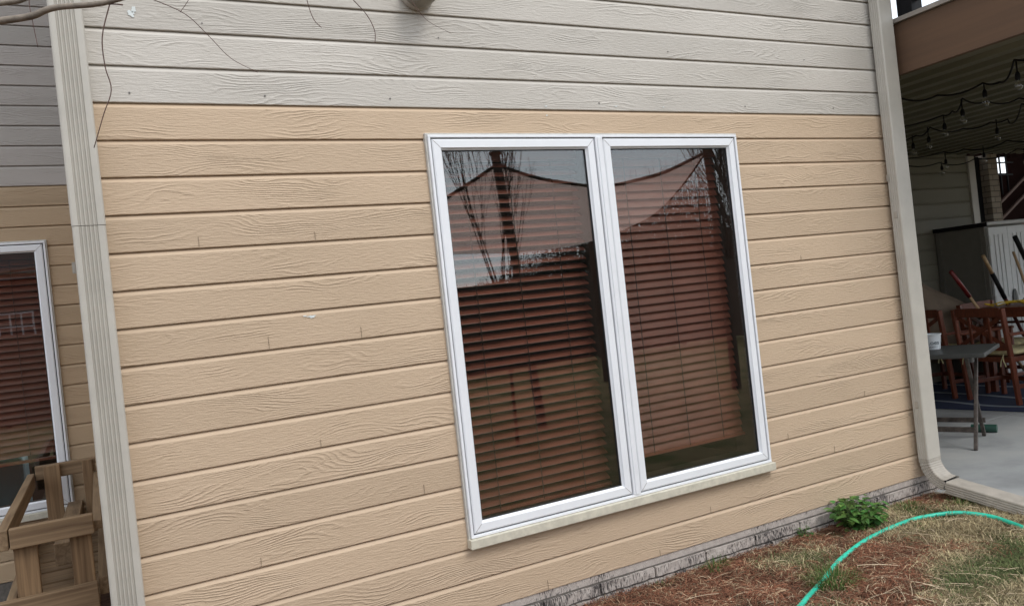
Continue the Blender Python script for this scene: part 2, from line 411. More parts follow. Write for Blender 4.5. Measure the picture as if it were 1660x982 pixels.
for i,(x,z,a,b) in enumerate(((-1.15,2.70,.016,.014),(-1.14,2.715,.010,.016),(-1.248,2.775,.012,.017),(.62,2.379,.012,.004),(1.03,2.385,.012,.004),(1.33,2.386,.007,.004))): blob(t,x,z,a,b,10+i)
t.cur=1
for x in (-1.185,-.69,-.16,.93,1.9,2.6): t.obox((x,-.0138,2.40),((1,0,0),(0,1,0),(0,0,1)),(.003,.001,.003))
for x in (-.9,.1,1.4,2.4): t.obox((x,-.0138,2.68),((1,0,0),(0,1,0),(0,0,1)),(.0025,.001,.0025))
t.build('grey_siding',[M['grey'],simple('nail_head',(.14,.13,.12),.6),M['splotch']],house)
# returns of the bump-out and the recessed walls
t=MB(); siding(t,(X0,2.66,0),(0,-1,0),(-1,0,0),2.66,0,16); siding(t,(X1,0,0),(0,1,0),(1,0,0),2.66,0,16); t.build('tan_siding',M['rtan'],house)
t=MB(); siding(t,(X0,2.66,0),(0,-1,0),(-1,0,0),2.66,16,40); siding(t,(X1,0,0),(0,1,0),(1,0,0),2.66,16,40); t.build('grey_siding',M['rgrey'],house)
# recessed wall, left (course .1305, boundary at 2.555)
LE=.1305; LZ=2.555-19*LE; LW1=-1.612; LW0=LW1-1.86; LY=2.70
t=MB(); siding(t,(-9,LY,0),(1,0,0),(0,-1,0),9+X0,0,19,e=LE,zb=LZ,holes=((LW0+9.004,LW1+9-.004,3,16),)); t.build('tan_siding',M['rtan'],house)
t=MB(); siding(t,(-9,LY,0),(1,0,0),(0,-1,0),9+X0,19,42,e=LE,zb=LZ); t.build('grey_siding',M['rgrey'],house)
# porch back wall
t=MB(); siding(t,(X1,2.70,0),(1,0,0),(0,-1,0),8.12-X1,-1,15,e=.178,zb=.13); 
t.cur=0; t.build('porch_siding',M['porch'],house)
t=MB(); t.box(8.10,8.22,2.665,2.80,0,2.62); t.build('corner_board',M['ds'],house)
t=MB(); t.box(8.225,8.40,2.72,2.9,0,2.62); t.build('porch_post',M['black'],house)
# wall core with openings, rooms, floor, roof
t=MB()
def core(mb,x0,x1,y0,y1,z0,z1,hx0,hx1,hz0,hz1):
    mb.box(x0,hx0,y0,y1,z0,z1); mb.box(hx1,x1,y0,y1,z0,z1); mb.box(hx0,hx1,y0,y1,z0,hz0); mb.box(hx0,hx1,y0,y1,hz1,z1)
core(t,X0+.01,X1-.01,.004,.13,.10,5.7,.01,1.765,.42,2.21)
core(t,-8.99,X0,LY+.004,LY+.13,.10,5.7,LW0+.02,LW1-.02,.42,2.17)
t.box(X0+.012,X0+.13,.14,2.9,.10,5.7); t.box(X1-.13,X1-.012,.14,2.9,.10,5.7)
t.box(X1-.01,8.11,2.704,2.9,.10,2.95)
t.box(X0+.14,X1-.14,2.75,2.9,.10,5.7); t.box(X0+.14,X1-.14,.14,2.74,.0,.1); t.box(X0+.14,X1-.14,.14,2.74,2.6,2.7)
t.box(-8.99,X0,5.6,5.7,.1,5.7); t.box(-8.99,X0,LY+.14,5.59,0,.1); t.box(-8.99,X0,LY+.14,5.59,2.6,2.7); t.box(-5.0,-4.9,LY+.14,5.59,.11,2.59)
t.box(-9.1,-9.0,LY,5.7,.1,5.7)
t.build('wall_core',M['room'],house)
t=MB(); t.box(-9.3,X0-.3,LY-.4,6,5.71,5.85); t.box(X0-.3,X1+.3,-.4,6,5.71,5.85);  t.build('roof',M['dbark'],house)
# foundation : three courses of split-face brick under a plain ledge
t=MB(); rr=random.Random(3)
X1F=X1+.10
t.box(X0+.006,X1F-.03,-.006,.05,.0895,.1235)
for row,(z0,z1,bl) in enumerate(((.030,.082,.33),(-.04,.024,.33))):
    x=X0+.006+(-.17 if row else 0)
    while x<X1F-.03:
        a=max(x,X0+.006); b=min(x+bl+rr.uniform(-.02,.02),X1F-.03)
        if b-a>.02:
            yy=-.014-rr.uniform(0,.005)
            n=max(2,int((b-a)/.03)); ring=[]
            top=[];bot=[]
            for i in range(n+1):
                xx=a+.003+(b-a-.006)*i/n
                j=rr.uniform(-.002,.002); q=rr.uniform(-.0035,.0035); ring.append([(xx,.04,z0),(xx,yy+q,z0+.003+j),(xx,yy+q+rr.uniform(-.003,.003),(z0+z1)/2),(xx,yy+q,z1-.003+j),(xx,.04,z1)])
            t.loft(ring,close=True)
        x=b+.004
t.build('brick_foundation',M['brick'],house)
t=MB(); t.box(X0+.008,X1F-.035,-.004,.05,-.15,.0885); t.build('mortar_bed',M['mortar'],house)
for (a,b,c,d,z0,z1) in ((-9,X0,LY-.005,LY+.1,-.1,LZ-.002),(X0-.005,X0+.1,0.06,LY-.01,-.1,.122),(X1-.1,X1-.005,.06,2.69,-.1,.122),(X1,8.1,2.695,2.8,-.1,-.05)):
    t=MB(); t.box(a,b,c,d,z0,z1); t.build('foundation_ledge',M['mortar'],house)

# ---------------------------------------------------------------- windows
def slats(mb, x0,x1,zt,zb,y,tilt,pitch=.0425,wd=.05,seed=0,sag=0):
    rr=random.Random(seed); z=zt
    while z>zb:
        tl=tilt+rr.uniform(-.025,.025); dz=rr.uniform(-.0008,.0008); rows=[]
        for j in range(5):
            s=(j/4-.5)*wd; cv=.0028*(1-(2*j/4-1)**2)
            # outer edge (towards -y) hangs low
            yy=y+s*math.cos(tl)-cv*math.sin(tl); zz=z+s*math.sin(tl)+cv*math.cos(tl)+dz
            rows.append((yy,zz))
        ns=6
        ring=[]
        for i in range(ns+1):
            xx=x0+(x1-x0)*i/ns
            ring.append([(xx,yy,zz-.001) for yy,zz in rows]+[(xx,yy+.0012,zz+.0018) for yy,zz in rows[::-1]])
        mb.loft(ring)
        z-=pitch
def make_window(x0,y,z0,W,H,blind,parent,sillz=.044):
    """x0,z0 = outer lower left of white frame"""
    fr=MB(); b=.012
    # outer flange (painted), then white frame
    fl=MB(); T=.010
    for (a,bb,c,d) in ((x0-T,x0+W+T,z0+H,z0+H+T),(x0-T,x0,z0-sillz,z0+H),(x0+W,x0+W+T,z0-sillz,z0+H)): fl.box(a,bb,y-.026,y+.02,c,d)
    ys=y-.036
    for (a,bb,c,d) in ((x0,x0+W,z0+H-b,z0+H),(x0,x0+W,z0,z0+b),(x0,x0+b,z0+b,z0+H-b),(x0+W-b,x0+W,z0+b,z0+H-b)): fr.box(a,bb,ys,y+.10,c,d)
    mc=x0+W/2; fr.box(mc-.021,mc+.021,ys-.002,y+.10,z0+b,z0+H-b); fr.box(mc-.0105,mc+.0105,ys-.006,ys-.0021,z0+b,z0+H-b)
    win=fr.build('window',M['white'],parent,bevel=.002)
    fl.build('flange',M['trim'],win,bevel=.002)
    sm=MB(); sm.box(x0-T-.002,x0+W+T+.004,y-.052,y+.004,z0-sillz,z0-.0015); sm.build('sill',M['sill'],win,bevel=.004)
    gz0,gz1=z0+.070,z0+H-.072
    out=[]
    for i,(a,bb) in enumerate(((x0+b+.006,mc-.027),(mc+.027,x0+W-b-.006))):
        c,d=z0+b+.006,z0+H-b-.006; fw=.048
        s=MB(); yf=y-.030
        # mitred sash members with a stepped glazing bead
        def member(p0,p1,q1,q0):
            # p outer edge, q inner edge (x,z)
            ring=[]
            def prof(o_,i_):
                O=Vector((o_[0],0,o_[1])); I=Vector((i_[0],0,i_[1])); D=I-O
                return [(O.x,y-.003,O.z),(O.x,yf,O.z),(*( (O+D*.12).x, yf-.004, (O+D*.12).z),),((O+D*.80).x,yf-.004,(O+D*.80).z),((O+D*.9).x,yf+.006,(O+D*.9).z),(I.x,yf+.010,I.z),(I.x,y-.003,I.z)]
            s.loft([prof(p0,q0),prof(p1,q1)])
        g_=.0004
        A,B_,C_,D_=(a,c),(bb,c),(bb,d),(a,d); a2,b2,c2,d2=(a+fw,c+fw),(bb-fw,c+fw),(bb-fw,d-fw),(a+fw,d-fw)
        member((A[0]+g_,A[1]),(B_[0]-g_,B_[1]),(b2[0]-g_,b2[1]),(a2[0]+g_,a2[1])); member((C_[0]-g_,C_[1]),(D_[0]+g_,D_[1]),(d2[0]+g_,d2[1]),(c2[0]-g_,c2[1]))
        member((B_[0],B_[1]+g_),(C_[0],C_[1]-g_),(c2[0],c2[1]-g_),(b2[0],b2[1]+g_)); member((D_[0],D_[1]-g_),(A[0],A[1]+g_),(a2[0],a2[1]+g_),(d2[0],d2[1]-g_))
        # thin dark joint lines on the mitres
        s.cur=1
        for (p,q) in ((A,a2),(B_,b2),(C_,c2),(D_,d2)):
            P=Vector((p[0],yf-.0042,p[1])); Q=Vector((q[0],yf-.0042,q[1])); s.bar(P+(Q-P)*.12,P+(Q-P)*.78,.0012,.001,up=(0,1,0))
        sash=s.build('sash',[M['white'],M['crack']],win)
        gk=MB()
        for (e0,e1,h0,h1) in ((a+fw,bb-fw,c+fw-.0005,c+fw+.003),(a+fw,bb-fw,d-fw-.003,d-fw+.0005),(a+fw-.0005,a+fw+.003,c+fw,d-fw),(bb-fw-.003,bb-fw+.0005,c+fw,d-fw)): gk.box(e0,e1,y-.018,y-.006,h0,h1)
        gk.build('gasket',M['gap'],win)
        jg=MB(); e_=.0058; jg.box(a-e_,bb+e_,y-.020,y+.0,c-e_,c-.0002); jg.box(a-e_,bb+e_,y-.020,y+.0,d+.0002,d+e_); jg.box(a-e_,a-.0002,y-.020,y+.0,c,d); jg.box(bb+.0002,bb+e_,y-.020,y+.0,c,d); jg.build('weather_seal',M['gap'],win)
        gl=MB(); gl.box(a+fw-.004,bb-fw+.004,y-.012,y-.008,c+fw-.004,d-fw+.004); gl.build('glass',M['glass'],win)
        jb=MB(); tt=.020; ja,jb2,jc,jd=a+.030,bb-.030,c+.030,d-.030
        jb.box(ja-tt,ja,y-.001,y+.17,jc,jd); jb.box(jb2,jb2+tt,y-.001,y+.17,jc,jd); jb.box(ja,jb2,y-.001,y+.17,jd,jd+tt); jb.box(ja,jb2,y-.001,y+.17,jc-tt,jc)
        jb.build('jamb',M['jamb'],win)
        zb,tilt,seed=blind[i]
        bl=MB(); xa,xb=ja+.006,jb2-.005
        bl.box(xa,xb,y+.085,y+.135,jd-.045,jd-.004)
        slats(bl,xa+.002,xb-.002,jd-.065,zb+.03,y+.112,tilt,seed=seed)
        bl.box(xa,xb,y+.088,y+.136,zb,zb+.016)
        bl.build('blind',M['slat'],win,smooth=False)
        cd=MB()
        for fx in (.2,.5,.8):
            xx=xa+(xb-xa)*fx
            for dy in (.0845,.1395): cd.tube([(xx,y+dy,jd-.05),(xx+.001,y+dy,zb+.01)],.0021,4)
        cd.build('ladder_cord',M['cordm'],win)
    return win
w1=make_window(-.014,0,.452,1.802,1.785,((.505,.52,1),(.600,1.04,2)),house)
w1['label']='large double casement window in the tan wall'
w2=make_window(LW0,LY,.475,1.86,1.715,((.60,.75,3),(.78,.85,4)),house)
w2['label']='window of the recessed wall behind the lumber frame'
t=MB(); t.box(-2.6,-1.9,LY+.5,LY+.9,.1,.78); tg=t.build('storage_bin',simple('teal_plastic',(.01,.10,.13),.5),bevel=.03); tag(tg,'teal bin inside the room behind the left window','bin')

# ---------------------------------------------------------------- downspouts (parts of the house)
def ds_section(cx,cy,w,d,side='front',rib=.0035):
    """rounded rectangle outline with ribs on the front (-y) and left (-x) faces, as list of (x,y)"""
    pts=[]; r=.010
    def arc(ax,ay,a0):
        for i in range(4):
            a=a0+math.pi/2*i/3; pts.append((ax+r*math.cos(a),ay+r*math.sin(a)))
    x0,x1,y0,y1=cx-w/2,cx+w/2,cy-d/2,cy+d/2
    arc(x0+r,y0+r,math.pi)
    if side=='front':
        s0=x0+w*.20; s1=x1-w*.20; n=5; st=(s1-s0)/n
        for i in range(n):
            a=s0+st*i
            pts += [(a,y0),(a+st*.22,y0+rib),(a+st*.5,y0+rib),(a+st*.72,y0)]
    arc(x1-r,y0+r,-math.pi/2); arc(x1-r,y1-r,0); arc(x0+r,y1-r,math.pi/2)
    if side=='left':
        s0=y1-d*.12; s1=y0+d*.12; n=4; st=(s1-s0)/n
        for i in range(n):
            a=s0+st*i
            pts += [(x0,a),(x0+rib,a+st*.22),(x0+rib,a+st*.5),(x0,a+st*.72)]
    return pts
# left pipe on the corner of the bump-out
t=MB(); 
def ring_at(sec,z,dx=0,dy=0,s=1,c=(0,0)): return [(c[0]+(x-c[0])*s+dx,c[1]+(y-c[1])*s+dy,z) for x,y in sec]
secL=ds_section(-1.366,-.055,.108,.075,rib=.0065)
t.loft([ring_at(secL,z,dx=-.009*(2.3-z)/2.3*1.2) for z in (0.2,1.0,1.899)])
t.loft([ring_at(secL,z,dx=-.002,s=1.02,c=(-1.366,-.055)) for z in (1.901,2.6,4.0,5.6)])
dl=t.build('downspout',M['ds'],house)
dl['label']='ribbed downspout at the left corner'
t=MB(); t.box(-1.435,-1.432+.008,-.03,-.012,1.74,1.78); t.build('strap',M['dsd'],dl)
# right pipe with elbow and extension
secR=ds_section(3.047,-.065,.125,.072,'left')
t=MB(); t.loft([ring_at(secR,z) for z in (.246,1.2,2.4,5.6)])
dr=t.build('downspout',M['ds'],house); dr['label']='downspout with a split kicked-out elbow at the right corner'
for (ya,yb,za,zb_) in ((-.075,-.055,1.72,1.76),(-.075,-.055,.56,.60),(-.045,-.03,1.95,1.99)):
    t=MB(); t.box(2.9805,2.9825,ya,yb,za,zb_); t.build('strap',M['dsd'],dr)
# elbow: sweep of the section, crimped
t=MB(); n=22; cx,cy=3.047,-.065; Rb=.145; hz=.245
# local -y (front) turns upward as the pipe turns outward
rings=[]
for i in range(n+1):
    a=R(78)*i/n; crimp=1-.05*(i%2) if 2<i<n-1 else 1.0
    c=Vector((cx,cy-(1-math.cos(a))*Rb,hz-math.sin(a)*Rb)); fy=Vector((0,math.cos(a),-math.sin(a)))  # local +y
    ring=[]
    for (x,y) in secR:
        p=c+Vector((1,0,0))*(x-cx)*crimp+fy*(y-cy)*crimp*-1*-1
        if i==n: p+=Vector((0,noise.noise(Vector((x*60,y*60,1)))*.02-.004,noise.noise(Vector((x*60,y*60,7)))*.008))
        ring.append(tuple(p))
    rings.append(ring)
t.loft(rings,caps=False)
el=t.build('elbow',M['dsd'],dr,smooth=False)
end=Vector((cx,cy-(1-math.cos(R(78)))*Rb,hz-math.sin(R(78))*Rb))
t=MB(); rings=[]
dirv=Vector((-.01,-1,-.13)).normalized(); up=Vector((0,-.13,1)).normalized()
for i,s in enumerate((.012,.04,.3,.6,.85)):
    c=end+dirv*s+Vector((0,0,-.012)); ring=[]
    for (x,y) in secR:
        k=1.04; j=Vector((0,noise.noise(Vector((x*50,y*50,3)))*.022,0)) if i==0 else Vector()
        ring.append(tuple(c+Vector((1,0,0))*(x-cx)*k-up*(y-cy)*k+j))
    rings.append(ring)
t.loft(rings,caps=False); t.build('extension',M['dsd'],dr)
t=MB(); t.tube([end+Vector((0,.02,-.004)),end+dirv*.06+Vector((0,0,-.01))],.03,12); t.build('inner_sleeve',M['black'],dr)

# ---------------------------------------------------------------- wall light above (bottom of its housing shows)
lt=empty('wall_light',(.012,0,2.872),label='round beige wall light housing at the top of the grey siding',cat='wall light')
t=MB(); t.lathe([(.001,.0),(.078,.002),(.082,.012),(.074,.03)],(0,-.014,0),28,'y'); t.build('base_plate',M['dsd'],lt,smooth=True)
t=MB(); t.lathe([(.064,0.028),(.069,.05),(.071,.10),(.063,.135),(.04,.15),(.001,.155)],(0,-.012,-.012),28,'y'); t.build('housing',simple('light_housing',(.22,.20,.16),.5),lt,smooth=True)

# ================================================================ deck
deck=empty('deck',(3.17,-1.0,0),label='upper deck with brown fascia beam and corrugated under-deck ceiling',cat='deck')
def dk(o): o.parent=deck; o.location=(-3.17,1.0,0); return o
DX=3.165; DF=-1.02; DR=11.0
t=MB(); t.box(DX,DX+.04,DF,.02,2.605,2.915); dk(t.build('fascia_beam',M['beam']))
t=MB(); t.box(DX+.04,DR,DF,DF+.04,2.605,2.915); dk(t.build('fascia_beam',M['beam']))
t=MB(); t.box(DX-.022,DX+.045,DF-.02,.02,2.918,2.945); t.box(DX+.045,DR,DF-.02,DF+.045,2.918,2.945); dk(t.build('drip_edge',simple('drip_edge_paint',(.27,.24,.21),.5)))
t=MB(); t.box(DX+.05,DR,DF+.05,2.66,2.925,2.95); dk(t.build('deck_floor',M['pine']))
t=MB(); t.box(8.3,15,2.70,4.7,3.25,3.30); t.box(DR,15,DF,2.69,2.925,2.95); dk(t.build('shade_roof',M['pine']))  # unseen slabs added to keep the sun off the stair panel
# corrugated ceiling, ribs run along y
t=MB(); x=DX+.045; prof=[]
while x<DR:
    prof += [(x,2.664),(x+.10,2.664),(x+.125,2.636),(x+.215,2.636),(x+.240,2.664)]; x+=.2401
ylist=(DF+.045,.8,2.66)
b0=len(t.v)
for yy in ylist:
    for (a,z) in prof: t.v.append((a,yy,z))
for yy in ylist:
    for (a,z) in prof: t.v.append((a,yy,z+.012))
n=len(prof); q=len(ylist)
for j in range(q-1):
    for i in range(n-1):
        t.face((j*n+i,j*n+i+1,(j+1)*n+i+1,(j+1)*n+i)); t.face(((q+j)*n+i,(q+j+1)*n+i,(q+j+1)*n+i+1,(q+j)*n+i+1))
dk(t.build('ceiling_panel',M['ceil']))
t=MB(); t.box(DX+.046,DX+.10,0.0,2.66,2.60,2.636); dk(t.build('ceiling_trim',M['ceil']))
for (x,y) in ((7.1,DF+.07),(DR-.1,DF+.07)):
    t=MB(); t.box(x-.05,x+.05,y-.05+.07,y+.05+.07,.012,2.60); dk(t.build('post',M['beam']))
# railing above: dark posts, rails and balusters
t=MB()
for y in (-.10,-1.0): t=MB(); t.box(DX+.06,DX+.16,y-.05,y+.05,2.951,4.0); dk(t.build('railing_post',M['black']))
t=MB(); t.box(DX+.08,DX+.12,-.95,-.15,3.9,3.95)
dk(t.build('railing',M['black']))
t=MB(); t.box(DX+.095,DX+.105,-.93,-.151,3.035,3.92); dk(t.build('privacy_screen',M['black']))

# ================================================================ lumber frame on the left
lf=empty('lumber_frame',(-1.64,.75,0),label='raised open frame of weathered pine boards beside the left window',cat='wooden frame')
def lb(name,x0,x1,y0,y1,z0,z1,mt):
    t=MB(); t.box(x0+1.64,x1+1.64,y0-.75,y1-.75,z0,z1); return t.build(name,mt,lf,bevel=.004)
lb('rail',-1.79,-1.472,.75,.79,.655,.742,M['pine']); lb('rail',-1.93,-1.480,.745,.785,.335,.442,M['pine'])
lb('post',-1.785,-1.695,.795,.83,.0,.70,M['pinez']); lb('post',-1.572,-1.487,.795,.83,.0,.70,M['pinez'])
lb('side_rail',-1.834,-1.795,.75,2.50,.655,.742,M['piney']); lb('side_rail',-1.834,-1.795,.83,2.50,.34,.43,M['piney'])
lb('rail',-1.79,-1.462,2.46,2.50,.70,.785,M['pine']); lb('post',-1.745,-1.655,2.42,2.457,.0,.782,M['pinez']); lb('post',-1.535,-1.478,2.42,2.457,.0,.782,M['pinez'])
lb('side_rail',-1.478,-1.440,.83,2.5,.655,.695,M['piney']); lb('side_rail',-1.478,-1.440,.83,2.5,.36,.44,M['piney'])
lb('rail',-1.79,-1.48,2.46,2.50,.36,.44,M['pine'])
t=MB(); t.obox((-1.60+1.64,1.1,.50),((1,0,0),(0,1,-.06),(0,.06,1)),(.042,.92,.05)); t.build('cross_piece',M['piney'],lf,bevel=.004)
t=MB()
for i in range(7): t.box(-.165,.16,.15+i*.24,.16+i*.24+.19,.31,.333)
t.build('bottom_board',M['pine'],lf)

# ================================================================ things on the patio
def mt_(c,**k): return simple('paint',c,**k)
# rug
def rug_mat():
    mt,N,L,B=nm('navy_patterned_rug'); tc=node(N,'TexCoord'); 
    w=node(N,'TexWave',i_Scale=.55,i_Distortion=9.0,i_Detail=1.0); w.inputs['Detail Scale'].default_value=.9; L.new(tc.outputs['Object'],w.inputs['Vector'])
    c=ramp(N,L,w.outputs['Fac'],[(.93,(.010,.02,.06)),(.97,(.22,.25,.28))])
    L.new(c,B.inputs['Base Color']); B.inputs['Roughness'].default_value=.95; return mt
t=MB(); t.obox((7.0,1.2,.018),((.985,.17,0),(-.17,.985,0),(0,0,1)),(1.25,1.75,.004)); rug=t.build('rug',rug_mat(),bevel=.002); tag(rug,'navy rug with pale curved lines on the patio floor','rug')
# folding work table
U=Vector((-.39,.92,0)).normalized(); Wd=Vector((.92,.39,0)).normalized(); P0=Vector((4.25,.285,0))
ft=empty('folding_table',tuple(P0),label='dark grey folding table with crossed metal legs next to the downspout',cat='table')
def ftp(a,b,z): return Wd*a+U*b+Vector((0,0,z))
t=MB(); t.obox(ftp(.34,.62,.715),(Wd,U,(0,0,1)),(.34,.62,.016)); t.build('table_top',mt_((.05,.052,.049),rough=.5,var=.25),ft,bevel=.006)
mtl=simple('worn_brown_metal',(.085,.07,.06),.45,.5,25,metal=.3)
for (sx,b) in ((0,.13),(1,.13),(0,1.1),(1,1.1)):
    t=MB()
    if sx==0: a,bb=ftp(.05,b,0.012),ftp(.46,b,.70)
    else: a,bb=ftp(.60,b+.03,0.012),ftp(.22,b+.03,.70)
    t.bar(a,bb,.03,.026,up=tuple(U)); t.build('leg',mtl,ft,bevel=.004)
for (a0,z) in ((.13,.15),(.53,.15)):
    t=MB(); t.bar(ftp(a0,.13,z),ftp(a0,1.1,z),.03,.035); t.build('crossbar',mtl,ft)
t=MB(); t.obox(ftp(.33,.15,.665),(Wd,U,(0,0,1)),(.03,.02,.035)); t.build('bracket',simple('galvanised',(.3,.3,.3),.4,metal=.6),ft,bevel=.004)
# tub with print
tb=empty('plastic_tub',(4.46,.83,.731),rz=0,label='white plastic tub with dark printing on the folding table',cat='tub')
t=MB(); t.lathe([(.048,0),(.056,.006),(.068,.118),(.072,.118),(.072,.125),(.064,.125),(.052,.008),(.001,.006)],n=36); t.build('tub_body',simple('white_plastic',(.70,.74,.76),.35,.03),tb,smooth=False)
def text(s,size,loc,rot,mat,parent,name='lettering',ext=.0006):
    c=bpy.data.curves.new(name,'FONT'); c.body=s; c.size=size; c.align_x='CENTER'; c.extrude=ext
    o=bpy.data.objects.new('t',c); col.objects.link(o); bpy.context.view_layer.update()
    me=bpy.data.meshes.new_from_object(o.evaluated_get(bpy.context.evaluated_depsgraph_get())); bpy.data.objects.remove(o)
    me.materials.clear(); me.materials.append(mat); ob=bpy.data.objects.new(name,me); col.objects.link(ob); ob.parent=parent; ob.location=loc; ob.rotation_euler=rot; return ob
camdir=Vector((-1.3885-4.46,-3.2911-.83,0)).normalized(); az=math.atan2(camdir.y,camdir.x)+math.pi/2
ink=simple('ink',(.10,.14,.16),.6)
def curved_text(body,size,z):
    o=text(body,size,(0,0,0),(0,0,0),ink,tb)
    for v in o.data.vertices:
        r=.0595+(z+v.co.y)*.10+.0008+v.co.z; a=az-math.pi/2+v.co.x/.062; zz=z+v.co.y
        v.co=Vector((math.cos(a)*r,math.sin(a)*r,zz))
curved_text("R.oes",.046,.045); curved_text("BUCKET 1",.016,.020)
# small green roll
t=MB(); c=Vector((4.86,.74,.045)); t.tube([c-U*.09,c+U*.09],.032,14); gr=t.build('green_roll',mt_((.02,.07,.05))); tag(gr,'small dark green roll lying under the folding table','roll')

# chairs : red-brown, crossed back, arms, cushion with ties
cush=simple('cream_patterned_cloth',(.62,.55,.30),.9,.35,14)
def make_chair(label):
    c=empty('chair',(0,0,0),label=label,cat='chair',group='red-brown wooden chairs round the patio table')
    # local: x = forward (seat direction), y = width; back posts at x=0
    Wc=.56; D=.46
    def part(n,f,m_=M['redwood'],bv=.005): t=MB(); f(t); return t.build(n,m_,c,bevel=bv)
    for sy in (-1,1):
        part('leg',lambda t,sy=sy:(t.bar((.04,sy*Wc/2,0),(.0,sy*Wc/2,.45),.045,.035,up=(0,1,0)),t.bar((.0,sy*Wc/2,.452),(-.05,sy*Wc/2,.90),.045,.035,up=(0,1,0))))
        part('leg',lambda t,sy=sy:t.bar((D,sy*Wc/2,0),(D,sy*Wc/2,.64),.04,.035,up=(0,1,0)))
        part('armrest',lambda t,sy=sy:t.bar((-.01,sy*Wc/2,.655),(D+.03,sy*Wc/2,.655),.05,.025))
        part('stretcher',lambda t,sy=sy:t.bar((.04,sy*Wc/2,.17),(D,sy*Wc/2,.17),.02,.04))
    part('top_rail',lambda t:t.bar((-.047,-Wc/2+.025,.865),(-.047,Wc/2-.025,.865),.024,.085))
    part('back_rail',lambda t:t.bar((-.01,-Wc/2+.025,.53),(-.01,Wc/2-.025,.53),.022,.05))
    part('cross_back',lambda t:(t.bar((-.040,-Wc/2+.03,.82),(-.012,Wc/2-.03,.55),.018,.04),t.bar((-.036,Wc/2-.03,.82),(-.020,-Wc/2+.03,.55),.014,.04)))
    for y in (-.11,.11): part('back_slat',lambda t,y=y:t.bar((-.045,y,.82),(-.028,y,.555),.016,.03,up=(0,1,0)))
    part('seat_frame',lambda t:t.box(-.01,D+.02,-Wc/2+.02,Wc/2-.02,.395,.44))
    part('stretcher',lambda t:t.bar((D,-Wc/2,.17),(D,Wc/2,.17),.02,.04))
    cu=MB(); rings=[]
    for i in range(13):
        u=i/12; ring=[]
        for k in range(20):
            a=2*math.pi*k/20; ca,sa=math.cos(a),math.sin(a)
            sq=lambda q,p:math.copysign(abs(q)**p,q)
            e=max(.02,(1-(2*u-1)**6))**.5
            ring.append((.02+u*(D-.02),sq(ca,.6)*.235*(.9+.1*e),.475+sq(sa,.8)*.034*e))
        rings.append(ring)
    cu.loft(rings); cs=cu.build('cushion',cush,c,smooth=True)
    for sy in (-1,1):
        for q in (.03,-.03):
            tt=MB(); tt.tube([(.0,sy*.20,.47),(-.03,sy*.22,.45),(-.04,sy*.22+q*.5,.41),(-.035,sy*.22+q,.36)],.005,5); tt.build('tie',cush,cs)
    return c
ch=make_chair('red-brown cross-back chair right behind the folding table, cream cushion with ties')
ch.location=(6.06,1.42,.022); ch.rotation_euler=(0,0,math.atan2(-.217,.976))
for (x,y,rz,lab) in ((6.19,2.13,-.2,'red-brown cross-back chair half hidden by the downspout, left of the other chairs'),
                     (6.0,.66,-.15,'red-brown cross-back chair cut by the right edge of the picture'),
                     (7.0,2.02,-math.pi/2,'red-brown chair on the far side of the patio table just before the cabinet')):
    c2=copy_tree(ch); c2.location=(x,y,.022); c2.rotation_euler=(0,0,rz); c2['label']=lab
# dining table
dt=empty('patio_table',(7.05,1.35,.022),label='red-brown wooden patio table heaped with yellow cord and tools',cat='table')
t=MB(); 
for i in range(7): t.box(-.45+i*.13,-.45+i*.13+.122,-.85,.50,.835,.86)
t.build('table_top',M['redwood'],dt)
t=MB(); t.box(-.40,.40,-.80,-.78,.76,.834); t.box(-.40,.40,.43,.45,.76,.834); t.box(-.42,-.40,-.8,.45,.76,.834); t.box(.40,.42,-.8,.45,.76,.834); t.build('apron',M['redwood'],dt)
for sx in (-1,1):
    for y in (-.76,.41):
        t=MB(); t.box(sx*.36-.03,sx*.36+.03,y-.03,y+.03,0,.759); t.build('leg',M['redwood'],dt,bevel=.004)
# yellow extension cord, loosely coiled
t=MB(); pts=[]; rr=random.Random(11); base=Vector((6.80,1.3,.89))
for i in range(420):
    a=i*.19; y=-.70+1.05*i/420+.15*math.sin(a*.9); x=.16*math.cos(a)+.10*math.sin(i*.021); z=.0+.020*abs(math.sin(i*.33))+.02*noise.noise(Vector((i*.08,0,0)))+.015
    if 250<i<262: z+=.12*math.sin((i-250)/12*math.pi)
    pts.append(base+Vector((x,y,max(z,.004))))
t.tube(pts,.0065,6); cd=t.build('extension_cord',simple('yellow_vinyl',(.62,.42,.02),.4,.1),smooth=True); tag(cd,'tangled yellow extension cord lying on the patio table','cord')
t=MB(); pts=[Vector((-.09,.62-.9*i/40,.90)) for i in range(2)]
# clutter on the table
t=MB(); t.box(7.1,7.32,1.1,1.45,.883,.93); b1=t.build('tray',mt_((.45,.42,.36)),bevel=.01); tag(b1,'pale shallow tray on the patio table','tray')
t=MB(); t.lathe([(.001,0),(.03,0),(.034,.02),(.03,.05),(.012,.058),(.001,.06)],(7.16,1.62,.883),16); b2=t.build('bottle_cap',mt_((.01,.03,.30),rough=.3),smooth=True); tag(b2,'small blue knob-shaped cap near the cabinet door','cap')
t=MB(); t.lathe([(.001,0),(.10,0),(.13,.16),(.12,.17),(.09,.02),(.001,.015)],(6.28,1.72,.47),20); b3=t.build('bucket',mt_((.02,.02,.022))); 
bpy.data.objects.remove(b3)
